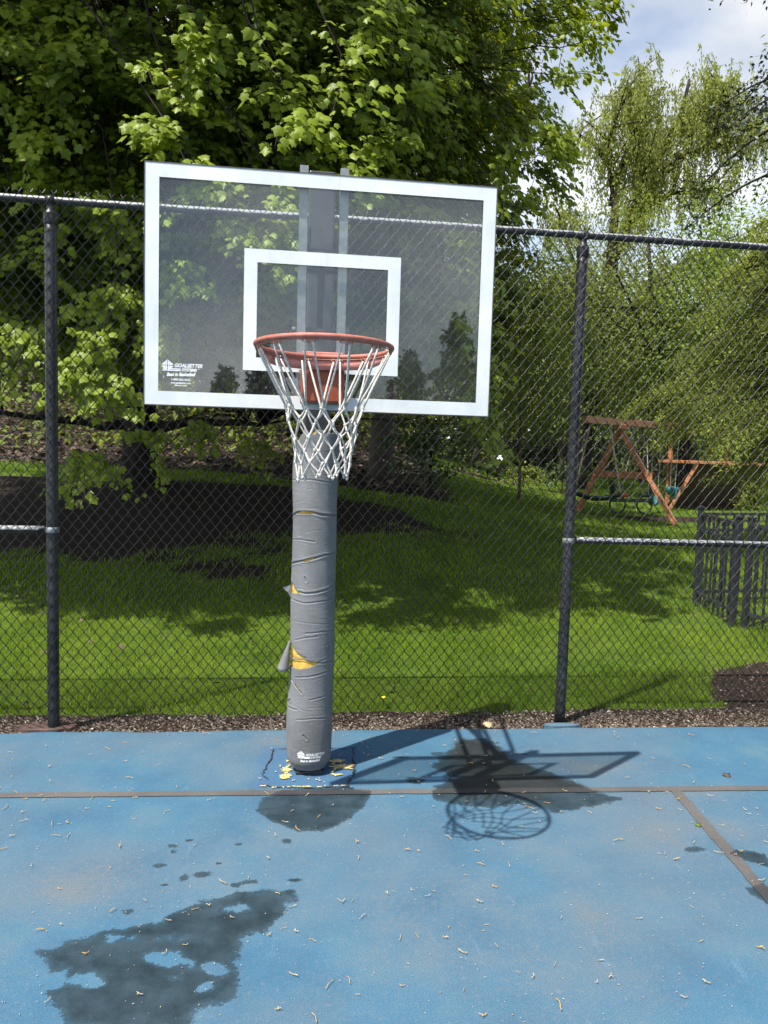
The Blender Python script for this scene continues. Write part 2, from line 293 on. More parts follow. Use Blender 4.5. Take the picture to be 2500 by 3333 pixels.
class MB:
    def __init__(s): s.v = []; s.q = []; s.t = []; s.n = 0
    def add(s, V, q=None, t=None):
        V = np.asarray(V, float)
        if q is not None and len(q): s.q.append(np.asarray(q, int)+s.n)
        if t is not None and len(t): s.t.append(np.asarray(t, int)+s.n)
        s.v.append(V); s.n += len(V); return s
    def tube(s, P, R, n=6, cap=True):
        P = np.asarray(P, float); k = len(P); R = np.broadcast_to(np.asarray(R, float), (k,))
        T = np.gradient(P, axis=0); T = nrm(T)
        u = np.cross(T[0], (0, 0, 1)); 
        if np.linalg.norm(u) < 0.1: u = np.cross(T[0], (0, 1, 0))
        u = u/np.linalg.norm(u); ring = []
        a = np.arange(n)*2*math.pi/n
        for i in range(k):
            u = u - T[i]*(u@T[i]); u /= np.linalg.norm(u); w = np.cross(T[i], u)
            ring.append(P[i]+R[i]*(np.outer(np.cos(a), u)+np.outer(np.sin(a), w)))
        V = np.concatenate(ring); q = []
        i = np.arange(k-1)[:, None]; j = np.arange(n)[None]; j2 = (j+1) % n
        q = np.stack([i*n+j, i*n+j2, (i+1)*n+j2, (i+1)*n+j], -1).reshape(-1, 4)
        tr = []
        if cap:
            V = np.concatenate([V, P[:1], P[-1:]]); c0 = k*n; c1 = c0+1; jj = np.arange(n); j2 = (jj+1) % n
            tr = np.concatenate([np.stack([np.full(n, c0), j2, jj], -1), np.stack([np.full(n, c1), (k-1)*n+jj, (k-1)*n+j2], -1)])
        return s.add(V, q, tr)
    def beam(s, a, b, w, h, up=(0, 0, 1)):
        a = np.asarray(a, float); b = np.asarray(b, float); T = nrm(b-a); up = np.asarray(up, float)
        if abs(T@up) > 0.98: up = np.array((0, 1., 0))
        r = nrm(np.cross(T, up)); u = np.cross(r, T); V = []
        for p in (a, b):
            for sx, sy in ((-1, -1), (1, -1), (1, 1), (-1, 1)): V.append(p+r*sx*w/2+u*sy*h/2)
        return s.add(V, [[0, 1, 2, 3], [7, 6, 5, 4], [0, 4, 5, 1], [1, 5, 6, 2], [2, 6, 7, 3], [3, 7, 4, 0]])
    def box(s, lo, hi):
        lo = np.asarray(lo, float); hi = np.asarray(hi, float); x = [lo, hi]
        V = [(x[i][0], x[j][1], x[k][2]) for k in (0, 1) for i, j in ((0, 0), (1, 0), (1, 1), (0, 1))]
        return s.add(V, [[3, 2, 1, 0], [4, 5, 6, 7], [0, 1, 5, 4], [1, 2, 6, 5], [2, 3, 7, 6], [3, 0, 4, 7]])
    def lathe(s, prof, c, n=20):
        k = len(prof); a = np.arange(n)*2*math.pi/n
        V = np.concatenate([np.stack([c[0]+r*np.cos(a), c[1]+r*np.sin(a), np.full(n, c[2]+z)], -1) for r, z in prof])
        i = np.arange(k-1)[:, None]; j = np.arange(n)[None]; j2 = (j+1) % n
        return s.add(V, np.stack([i*n+j, i*n+j2, (i+1)*n+j2, (i+1)*n+j], -1).reshape(-1, 4))
    def segs(s, A, B, r, n=5):
        A = np.asarray(A, float); B = np.asarray(B, float); T = nrm(B-A); ref = np.where(np.abs(T[:, 1:2]) > 0.9, np.array([[1., 0, 0]]), np.array([[0, 1., 0]]))
        u = nrm(np.cross(T, ref)); w = np.cross(T, u); a = np.arange(n)*2*math.pi/n
        off = (np.cos(a)[None, :, None]*u[:, None]+np.sin(a)[None, :, None]*w[:, None])*r
        V = np.concatenate([A[:, None]+off, B[:, None]+off], 1).reshape(-1, 3); N = len(A)
        j = np.arange(n); j2 = (j+1) % n; q0 = np.stack([j, j2, n+j2, n+j], -1)
        q = (q0[None]+np.arange(N)[:, None, None]*2*n).reshape(-1, 4); return s.add(V, q)
    def build(s, name, mat, parent=None, smooth=False, bevel=0, attrs=None):
        o = mk(name, np.concatenate(s.v), np.concatenate(s.t) if s.t else None, np.concatenate(s.q) if s.q else None, mat, parent, smooth, attrs)
        if bevel:
            b = o.modifiers.new('bevel', 'BEVEL'); b.width = bevel; b.segments = 2; b.limit_method = 'ANGLE'
        return o

def bez(p0, p1, p2, p3, n=12):
    t = np.linspace(0, 1, n)[:, None]; p0, p1, p2, p3 = (np.asarray(p, float) for p in (p0, p1, p2, p3))
    return (1-t)**3*p0+3*(1-t)**2*t*p1+3*(1-t)*t*t*p2+t**3*p3

# ------------------------------------------------------------------ terrain
def sstep(a, b, x): 
    t = np.clip((x-a)/(b-a), 0, 1); return t*t*(3-2*t)
def terrain(x, y):
    x = np.asarray(x, float); y = np.asarray(y, float)
    Lp = np.interp(y, [0, 6.5, 8, 10, 13, 15, 20, 30, 45, 90], [0, 0, 0.12, 0.50, 1.00, 1.10, 1.45, 2.9, 4.4, 6])
    Rp = np.interp(y, [0, 12, 18, 28, 42, 60, 90], [0, 0.0, 0.10, 0.45, 1.1, 1.8, 3])
    w = sstep(-1.5, 9.0, x-0.06*(y-14))
    z = Lp*(1-w)+Rp*w
    z = z+0.02*np.sin(x*1.3+y*0.7)*sstep(6, 9, y)
    return z-0.022
def fbm(x, y, seed=0, base=1.0, oct=5):
    r = np.random.default_rng(seed+100); s = 0; a = 1.0; f = base
    for _ in range(oct):
        ang = r.uniform(0, 6.28, 4); ph = r.uniform(0, 6.28, 4)
        for k in range(4): s = s+a*np.sin(f*(x*np.cos(ang[k])+y*np.sin(ang[k]))+ph[k])*0.3
        a *= 0.55; f *= 2.1
    return s
def soil_mask(x, y):
    m = np.zeros_like(x)
    m = np.maximum(m, sstep(1.35, 0.75, 0.22*fbm(x, y, 45, 1.6, 4)+np.hypot((x+3.0)/4.6, (y-11.3)/2.25)))            # mulch bed under the maple, enlarged to paint in its shade
    m = np.maximum(m, sstep(4.84, 4.68, y+.07*fbm(x, y, 48, 4, 4)))                                                # strip along the court
    m = np.maximum(m, sstep(1.15, 0.9, 0.10*fbm(x, y, 46, 5, 4)+np.hypot((x-4.35)/1.25, (y-5.0)/0.95)))             # mulch bed on the right
    m = np.maximum(m, sstep(15.0, 16.2, y+0.25*(x+2.5))*sstep(5.0, 2.0, x-0.12*(y-16)))                # leaf litter of the wood
    m = np.maximum(m, sstep(30, 36, y))
    m = np.maximum(m, sstep(1.2, 0.8, np.hypot((x-9.5)/3.6, (y-18.35)/0.55)))
    m = np.maximum(m, sstep(1.2, 0.8, np.hypot((x-7.4)/2.2, (y-25.6)/0.8)))
    return m
xs = np.unique(np.concatenate([np.linspace(-160, -12, 24), np.linspace(-12, -4, 20), np.linspace(-4, 7, 120), np.linspace(7, 22, 60), np.linspace(22, 160, 24)]))
ys = np.unique(np.concatenate([np.linspace(-160, 3.5, 24), np.linspace(3.5, 10, 80), np.linspace(10, 30, 100), np.linspace(30, 60, 30), np.linspace(60, 240, 20)]))
X, Y = np.meshgrid(xs, ys); Z = terrain(X, Y); nx, ny = len(xs), len(ys)
ii, jj = np.meshgrid(np.arange(ny-1), np.arange(nx-1), indexing='ij'); b0 = (ii*nx+jj).ravel()
q = np.stack([b0, b0+1, b0+nx+1, b0+nx], -1)
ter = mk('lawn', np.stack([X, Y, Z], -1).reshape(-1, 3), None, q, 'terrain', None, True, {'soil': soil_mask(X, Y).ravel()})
tag(ter, 'green lawn rising behind the chain link fence towards the wood', kind='structure')

# ------------------------------------------------------------------ court
def poly_d(px, py, poly):
    """signed distance to polygon, positive inside"""
    poly = np.asarray(poly, float); d = np.full(px.shape, 1e9); ins = np.zeros(px.shape, bool)
    for i in range(len(poly)):
        a, b = poly[i], poly[(i+1) % len(poly)]; e = b-a
        t = np.clip(((px-a[0])*e[0]+(py-a[1])*e[1])/(e@e+1e-12), 0, 1)
        d = np.minimum(d, np.hypot(px-a[0]-t*e[0], py-a[1]-t*e[1]))
        c = ((a[1] > py) != (b[1] > py)) & (px < (b[0]-a[0])*(py-a[1])/(b[1]-a[1]+1e-12)+a[0]); ins ^= c
    return np.where(ins, d, -d)
WET = [
    ([(-0.13, 3.45), (-0.10, 3.56), (-0.02, 3.64), (0.12, 3.66), (0.28, 3.655), (0.41, 3.60), (0.36, 3.44), (0.27, 3.33), (0.16, 3.235), (0.06, 3.245), (-0.06, 3.33)], 0.035),
    ([(0.86, 4.05), (0.98, 4.22), (1.14, 4.27), (1.20, 4.12), (1.22, 3.98), (1.34, 3.80), (1.50, 3.62), (1.58, 3.46), (1.45, 3.40), (1.25, 3.36), (1.12, 3.44), (0.93, 3.42), (0.72, 3.52), (0.72, 3.66), (0.84, 3.74), (0.80, 3.88)], 0.05),
    ([(-0.77, 2.50), (-0.66, 2.56), (-0.56, 2.60), (-0.42, 2.64), (-0.33, 2.74), (-0.18, 2.79), (-0.04, 2.79), (0.03, 2.735), (-0.01, 2.65), (-0.07, 2.56), (-0.13, 2.52), (-0.14, 2.44), (-0.12, 2.36), (-0.15, 2.26), (-0.24, 2.20), (-0.30, 2.12), (-0.46, 2.10), (-0.62, 2.18), (-0.70, 2.30), (-0.73, 2.42)], 0.05),
    ([(2.02, 2.93), (1.93, 2.96), (1.88, 2.93), (2.0, 2.80)], 0.03), ([(1.80, 2.68), (1.88, 2.70), (1.95, 2.5), (1.84, 2.56)], 0.03),
]
SPOT = [(-0.46, 3.15, .035, .02), (-0.455, 3.10, .02, .03), (-0.49, 3.0, .03, .018), (-0.31, 2.925, .035, .02), (-0.385, 2.90, .018, .025), (-0.19, 3.145, .016, .01), (0.01, 3.155, .022, .018),
        (-0.26, 3.0, .012, .008), (-0.13, 2.86, .045, .02), (-0.18, 2.845, .03, .02), (0.04, 2.86, .03, .012), (-0.40, 3.19, .02, .01), (-0.45, 2.86, .014, .008), (-0.55, 2.70, .03, .02), (-0.48, 2.71, .03, .012),
        (0.02, 2.78, .02, .015), (0.84, 4.06, .05, .03), (1.30, 4.03, .05, .02), (0.62, 4.02, .05, .015), (0.66, 3.72, .06, .04), (1.60, 3.47, .05, .02), (1.75, 2.98, .04, .02)]
def wet_mask(x, y):
    w = np.zeros_like(x); nz = fbm(x, y, 3, 16, 4)*0.010+fbm(x, y, 5, 60, 3)*0.005
    for k, (p, s) in enumerate(WET):
        d = poly_d(x, y, p)+nz*(2.0 if k in (1, 2) else 0.8)
        v = 0.5+d/(2*s)*0.9
        if k == 2:                                    # dry islands inside the big patch
            hol = fbm(x, y, 11, 26, 5)+.6*fbm(x, y, 14, 80, 3); x_, y_ = x, y; x = x+.03*fbm(x, y, 12, 17, 3); y = y+.022*fbm(x, y, 13, 17, 3)
            for (hx, hy, rx, ry) in ((-0.16, 2.69, .05, .035), (-0.33, 2.55, .055, .04), (-0.37, 2.42, .075, .05), (-0.57, 2.37, .05, .055), (-0.10, 2.49, .05, .03), (-0.22, 2.36, .04, .035), (-0.58, 2.52, .05, .03), (-0.68, 2.36, .035, .05), (-0.36, 2.33, .05, .02), (-0.24, 2.27, .04, .03)):
                v = np.minimum(v, 0.5+(np.hypot((x-hx)/rx, (y-hy)/ry)-0.66-hol*0.55)*0.5)
            x, y = x_, y_
        w = np.maximum(w, np.clip(v, 0, 1))
    for sx, sy, rx, ry in SPOT:
        d = 1-np.hypot((x-sx)/rx, (y-sy)/ry)+nz*30
        w = np.maximum(w, np.clip(0.42+d*0.4, 0, 0.85))
    return w
EDGE = lambda x: 4.449-0.0155*x
LINE = lambda x: 3.614-0.0323*x
def grid(x0, x1, dx, yfun, z, name, mat, label, extra=None):
    pass
cx = np.unique(np.concatenate([np.linspace(-16, -1.9, 12), np.arange(-1.9, 3.2, 0.012), np.linspace(3.2, 16, 12)]))
cv = np.unique(np.concatenate([np.linspace(-14, 1.9, 12), np.arange(1.9, 4.46, 0.012), [4.46]]))
Xc, Vc = np.meshgrid(cx, cv)
edge_n = fbm(Xc, Xc*0+1, 8, 9, 4)*0.012
Yc = Vc+(EDGE(Xc)-4.46+edge_n)*sstep(3.9, 4.46, Vc)
Zc = -0.004*sstep(4.42, 4.46, Vc)
nx, ny = len(cx), len(cv); ii, jj = np.meshgrid(np.arange(ny-1), np.arange(nx-1), indexing='ij'); b0 = (ii*nx+jj).ravel()
q = np.stack([b0, b0+1, b0+nx+1, b0+nx], -1)
Vt = np.stack([Xc, Yc, Zc], -1).reshape(-1, 3)
# skirt along the far edge
top = (ny-1)*nx+np.arange(nx); sk = Vt[top].copy(); sk[:, 2] = -0.12; n0 = len(Vt); Vt = np.concatenate([Vt, sk])
q = np.concatenate([q, np.stack([top[:-1], top[1:], n0+np.arange(1, nx), n0+np.arange(nx-1)], -1)])
wx, wy = Vt[:, 0], Vt[:, 1]
fade = np.zeros(len(Vt))
for (fx, fy, rx, ry, a) in ((0.62, 2.55, .35, .45, .7), (-0.75, 2.9, .30, .18, .8), (1.75, 3.05, .35, .28, .8), (1.72, 3.85, .25, .13, .8), (-0.15, 4.28, .22, .12, .7), (1.1, 2.5, .15, .4, .55), (0.9, 3.15, .4, .25, .35), (-0.2, 3.05, .4, .3, .45), (2.1, 3.5, .3, .08, .6), (0.75, 2.2, .2, .3, .5)):
    fade = np.maximum(fade, a*np.exp(-((wx-fx)/rx)**2-((wy-fy)/ry)**2))
fresh = 0.45*np.clip(0.5+poly_d(wx, wy, [(-0.17, 3.70), (-0.12, 4.20), (0.41, 4.18), (0.36, 3.69)])/0.05+fbm(wx, wy, 9, 20, 3)*0.25, 0, 1)
court = mk('court', Vt, None, q, 'court', None, True, {'wet': wet_mask(wx, wy), 'grime': np.clip(.5+(poly_d(wx, wy, [(0.90, 4.10), (0.98, 4.24), (1.14, 4.25), (1.19, 4.08), (1.30, 3.82), (1.46, 3.62), (1.3, 3.54), (0.98, 3.52), (0.80, 3.60), (0.88, 3.86)])+fbm(wx, wy, 15, 22, 4)*.035)/.09, 0, 1), 'fade': np.clip(fade*(1+0.5*fbm(wx, wy, 21, 9, 4)), 0, 1), 'fresh': fresh})
tag(court, 'faded blue painted sports court with damp patches', kind='structure')
def strip(pts, width, name, label):
    pts = np.asarray(pts, float); n = int(np.linalg.norm(pts[1]-pts[0])/0.014); m = 6
    T = nrm(pts[1]-pts[0]); Nn = np.array([-T[1], T[0]])
    u = np.linspace(0, 1, n)[:, None, None]; v = np.linspace(-0.5, 0.5, m)[None, :, None]
    P = pts[0]+(pts[1]-pts[0])*u+Nn*v*width
    ed = (np.abs(v) > 0.45)*np.sign(v)*(fbm(P[..., 0], P[..., 1], 31, 40, 3)*0.0022)[..., None]*Nn
    P = P+ed
    V = np.concatenate([P.reshape(-1, 2), np.full((n*m, 1), 0.004)], 1)
    ii, jj = np.meshgrid(np.arange(n-1), np.arange(m-1), indexing='ij'); b0 = (ii*m+jj).ravel()
    o = mk(name, V, None, np.stack([b0, b0+m, b0+m+1, b0+1], -1), 'court_line', None, False, {'wet': wet_mask(V[:, 0], V[:, 1])})
    return tag(o, label, kind='structure')
strip([(-3, LINE(-3)), (4, LINE(4))], 0.052, 'court_line', 'grey brown baseline painted across the blue court')
strip([(1.945, LINE(1.945)-0.027), (0.905, -6.2)], 0.055, 'court_line', 'grey brown line painted towards the camera on the right')

# cracks of the concrete pad round the pole
mb = MB()
def crack(pts, w):
    P = []
    for a, b in zip(pts[:-1], pts[1:]):
        a = np.array(a); b = np.array(b); n = max(3, int(np.linalg.norm(b-a)/0.02))
        for i in range(n): P.append(a+(b-a)*i/n+rng.normal(0, 0.005, 2))
    P.append(np.array(pts[-1])); P = np.array(P); T = nrm(np.gradient(P, axis=0)); Nn = np.stack([-T[:, 1], T[:, 0]], -1)
    ww = w*rng.uniform(0.25, 1.3, len(P))[:, None]
    V = np.concatenate([np.c_[P+Nn*ww, np.full(len(P), 0.0055)], np.c_[P-Nn*ww, np.full(len(P), 0.0055)]]); n = len(P); i = np.arange(n-1)
    mb.add(V, np.stack([i, n+i, n+i+1, i+1], -1))
crack([(-0.07, 4.15), (-0.085, 3.98), (-0.115, 3.83), (-0.09, 3.76)], 0.004)
crack([(-0.12, 3.70), (-0.05, 3.675), (0.10, 3.66), (0.29, 3.665), (0.33, 3.645)], 0.004)
crack([(0.305, 3.67), (0.33, 3.74), (0.35, 3.86), (0.365, 4.13)], 0.0055)
crack([(-0.07, 4.15), (0.05, 4.155)], 0.0025); crack([(0.22, 4.16), (0.36, 4.145), (0.40, 4.16)], 0.0035)
tag(mb.build('pavement_crack', 'crack'), 'dark cracks outlining the concrete square round the pole', kind='structure')
# flakes of yellow primer
mb = MB()
for k in range(110):
    a = rng.uniform(0, 2*math.pi); rr = 0.10+abs(rng.normal(0.02, 0.025))
    if rng.random() < 0.25: px, py = rng.uniform(-0.10, 0.29), 3.667+rng.normal(0, 0.004)
    else:
        px, py = 0.12+1.15*rr*math.cos(a), 3.865+rr*math.sin(a)*1.05
        if math.sin(a) < -0.2 and abs(math.cos(a)) < 0.75 and rng.random() < 0.55: continue
    n = rng.integers(5, 9); s = rng.uniform(0.002, 0.010); aa = np.sort(rng.uniform(0, 6.28, n))
    V = np.stack([px+s*np.cos(aa)*rng.uniform(.6, 1.5, n), py+s*np.sin(aa)*rng.uniform(.6, 1.3, n), np.full(n, 0.006)+rng.uniform(0, .003, n)], -1)
    V = np.concatenate([V, [[px, py, 0.009]]]); j = np.arange(n); mb.add(V, None, np.stack([j, (j+1) % n, np.full(n, n)], -1))
for (px, py, sx, sy) in ((0.30, 3.90, 0.055, 0.04), (0.27, 3.97, .05, .03), (0.0, 3.80, .03, .03), (0.0, 3.87, .028, .03), (-0.01, 3.775, .02, .015), (0.26, 3.80, .03, .012), (0.10, 3.668, .03, .006), (-0.11, 3.69, .022, .010)):
    n = 40; aa = np.linspace(0, 6.28, n, endpoint=False)
    V = np.stack([px+sx*np.cos(aa)*(rw := rng.uniform(.35, 1.25, n)), py+sy*np.sin(aa)*rw, np.full(n, 0.0065)], -1)
    V = np.concatenate([V, [[px, py, 0.008]]]); j = np.arange(n); mb.add(V, None, np.stack([j, (j+1) % n, np.full(n, n)], -1))
tag(mb.build('primer_flakes', 'chip_primer'), 'chips of yellow primer round the foot of the pole', kind='stuff')

# ------------------------------------------------------------------ gravel, grass, litter
def in_view(x, y, m=0.4): return (x > -0.40*y-m) & (x < 0.68*y+m)
n = 15000
gx = rng.uniform(-3.2, 4.6, n); gy = 4.45+np.abs(rng.beta(1.2, 1.6, n))*0.36
extra = 5000; ax = rng.normal(0, 1, extra)*0.55; ay = rng.normal(0, 1, extra)*0.45
ex = 4.35+ax*1.1; ey = 5.0+ay
gx = np.concatenate([gx, ex]); gy = np.concatenate([gy, ey]); keep = (gy > EDGE(gx)+0.012) & in_view(gx, gy)
gx, gy = gx[keep], gy[keep]; n = len(gx)
base = np.array([[-1, -.5, 0], [1, -.55, 0], [.9, .5, 0], [-.9, .55, 0], [-.7, -.3, .6], [.75, -.35, .7], [.6, .3, .6], [-.6, .35, .7]])
sz = rng.uniform(0.004, 0.0115, n); an = rng.uniform(0, 6.28, n); asp = rng.uniform(.5, 1.2, n)
P = base[None]*np.stack([sz, sz*asp, sz*0.8], -1)[:, None]
ca, sa = np.cos(an)[:, None], np.sin(an)[:, None]
tilt = rng.normal(0, 0.35, n)[:, None]
P = np.stack([P[..., 0]*ca-P[..., 1]*sa, P[..., 0]*sa+P[..., 1]*ca, P[..., 2]+P[..., 0]*tilt], -1)
P += np.stack([gx, gy, terrain(gx, gy)+0.001], -1)[:, None]
q8 = np.array([[4, 5, 6, 7], [0, 1, 5, 4], [1, 2, 6, 5], [2, 3, 7, 6], [3, 0, 4, 7]])
var = np.clip(rng.beta(1.6, 1.9, n)-0.08*sstep(2.4, 3.4, gx), 0, 1)
gravel = mk('gravel', P.reshape(-1, 3), None, (q8[None]+np.arange(n)[:, None, None]*8).reshape(-1, 4), 'gravel', None, False, {'var': np.repeat(var, 8)})
tag(gravel, 'pale gravel and wood chips along the edge of the court', kind='stuff')

def blades(n, y0, y1, hgt, wid, clumps=True):
    y = np.sqrt(rng.uniform(y0**2, y1**2, n)); x = rng.uniform(-0.40*y-0.5, 0.68*y+0.5)
    k = soil_mask(x, y)+fbm(x, y, 41, 6, 4)*0.12+rng.normal(0, .13, len(x)) < 0.5
    k &= rng.random(len(x)) < 0.75+0.35*fbm(x, y, 55, 3.0, 4)
    x, y = x[k], y[k]; n = len(x); z = terrain(x, y)-0.004
    hs = hgt*rng.uniform(.5, 1.25, n)*(1+0.5*fbm(x, y, 61, 5, 4)); a = rng.uniform(0, 6.28, n); w = wid*rng.uniform(.6, 1.3, n)
    ln = rng.uniform(0.1, 0.9, n)*hs; b = rng.uniform(0, 6.28, n)
    c = np.stack([x, y, z], -1); d = np.stack([np.cos(a), np.sin(a), 0*a], -1)*w[:, None]/2; le = np.stack([np.cos(b), np.sin(b), 0*b], -1)*ln[:, None]
    up = np.array([0, 0, 1.])
    V = np.stack([c-d, c+d, c+d*0.8+le*0.35+up*hs[:, None]*0.6, c-d*0.8+le*0.35+up*hs[:, None]*0.6, c+le+up*hs[:, None]*0.95], 1)
    i = np.arange(n)[:, None]*5
    v = np.clip(0.42+0.42*fbm(x, y, 71, 1.3, 4)+.28*fbm(x, y, 73, 7, 3)+rng.normal(0, .24, n), 0, 1)
    return V.reshape(-1, 3), np.concatenate([i+np.array([[3, 2, 4]])]), i+np.array([[0, 1, 2, 3]]), np.repeat(v, 5)
parts = [blades(105000, 4.74, 7.6, 0.052, 0.0042), blades(80000, 7.6, 12, 0.06, 0.0075), blades(60000, 12, 20, 0.07, 0.014), blades(36000, 20, 34, 0.08, 0.03)]
o3 = 0; V = []; F3 = []; F4 = []; A = []
for v, f3, f4, a in parts: V.append(v); F3.append(f3+o3); F4.append(f4+o3); A.append(a); o3 += len(v)
grass = mk('grass', np.concatenate(V), np.concatenate(F3), np.concatenate(F4), 'grass', None, False, {'var': np.concatenate(A)})
tag(grass, 'short mown grass of the lawn behind the fence', kind='stuff')

# generic leaf cloud --------------------------------------------------------
MAPLE2D = np.array([(0, 0), (.18, -.05), (.44, .10), (.40, .28), (.58, .56), (.36, .58), (.23, .74), (0, 1.04), (-.21, .73), (-.37, .57), (-.55, .58), (-.41, .29), (-.45, .09), (-.17, -.06)])
def tmpl_maple():
    v = MAPLE2D; V = np.c_[v, -0.28*np.abs(v[:, 0])-0.22*np.maximum(v[:, 1]-0.35, 0)**1.3]
    V = np.concatenate([V, [[0, .38, 0.03]]]); n = len(v); j = np.arange(n)
    return V, np.stack([j, (j+1) % n, np.full(n, n)], -1)
def tmpl_simple():
    V = np.array([(0, 0, 0), (.34, .42, -.10), (0, 1, -.15), (-.34, .42, -.10), (0, .45, 0.02)]); return V, np.array([[0, 1, 4], [1, 2, 4], [2, 3, 4], [3, 0, 4]])
def tmpl_diamond():
    V = np.array([(0, 0, 0), (.36, .45, -.08), (0, 1, 0), (-.36, .45, -.08)]); return V, np.array([[0, 1, 2], [0, 2, 3]])
def tmpl_narrow():
    V = np.array([(0, 0, 0), (.11, .4, 0), (0, 1, -.05), (-.11, .4, 0)]); return V, np.array([[0, 1, 2], [0, 2, 3]])
T_MAPLE, T_SIMPLE, T_DIA, T_NAR = tmpl_maple(), tmpl_simple(), tmpl_diamond(), tmpl_narrow()
def leaves(name, P, T, N, S_, var, tm, mat, parent=None):
    V0, F0 = tm; T = nrm(T); N = N-T*np.sum(N*T, 1, keepdims=True); N = nrm(N); B = np.cross(T, N); S_ = np.asarray(S_)[:, None, None]
    V = P[:, None]+S_*(V0[None, :, 0:1]*B[:, None]+V0[None, :, 1:2]*T[:, None]+V0[None, :, 2:3]*N[:, None])
    k = len(V0); F = (F0[None]+np.arange(len(P))[:, None, None]*k).reshape(-1, 3)
    return mk(name, V.reshape(-1, 3), F, None, mat, parent, True, {'var': np.repeat(np.clip(var, 0, 1), k)})
def rnd(n): return nrm(rng.normal(0, 1, (n, 3)))

# leaf litter on the wooded slope
n = 9000; y = rng.uniform(15, 34, n); x = rng.uniform(-0.40*y-1, 0.30*y, n); k = soil_mask(x, y) > 0.6; x, y = x[k], y[k]; n = len(x)
x2 = rng.uniform(-4, 6, 260); y2 = rng.uniform(4.75, 14, 260); x = np.concatenate([x, x2]); y = np.concatenate([y, y2]); n = len(x)
P = np.stack([x, y, terrain(x, y)+np.where(np.arange(n) < n-260, rng.uniform(0.0, .05, n), .045)], -1)
lit = leaves('leaf_litter', P, rnd(n)*np.array([1, 1, .35]), np.array([0, 0, 1.])+rnd(n)*0.6, np.where(np.arange(n) < n-260, rng.uniform(.10, .22, n), rng.uniform(.03, .07, n)), rng.random(n), T_DIA, 'litter')
tag(lit, 'brown dead leaves covering the wooded slope on the left', kind='stuff')

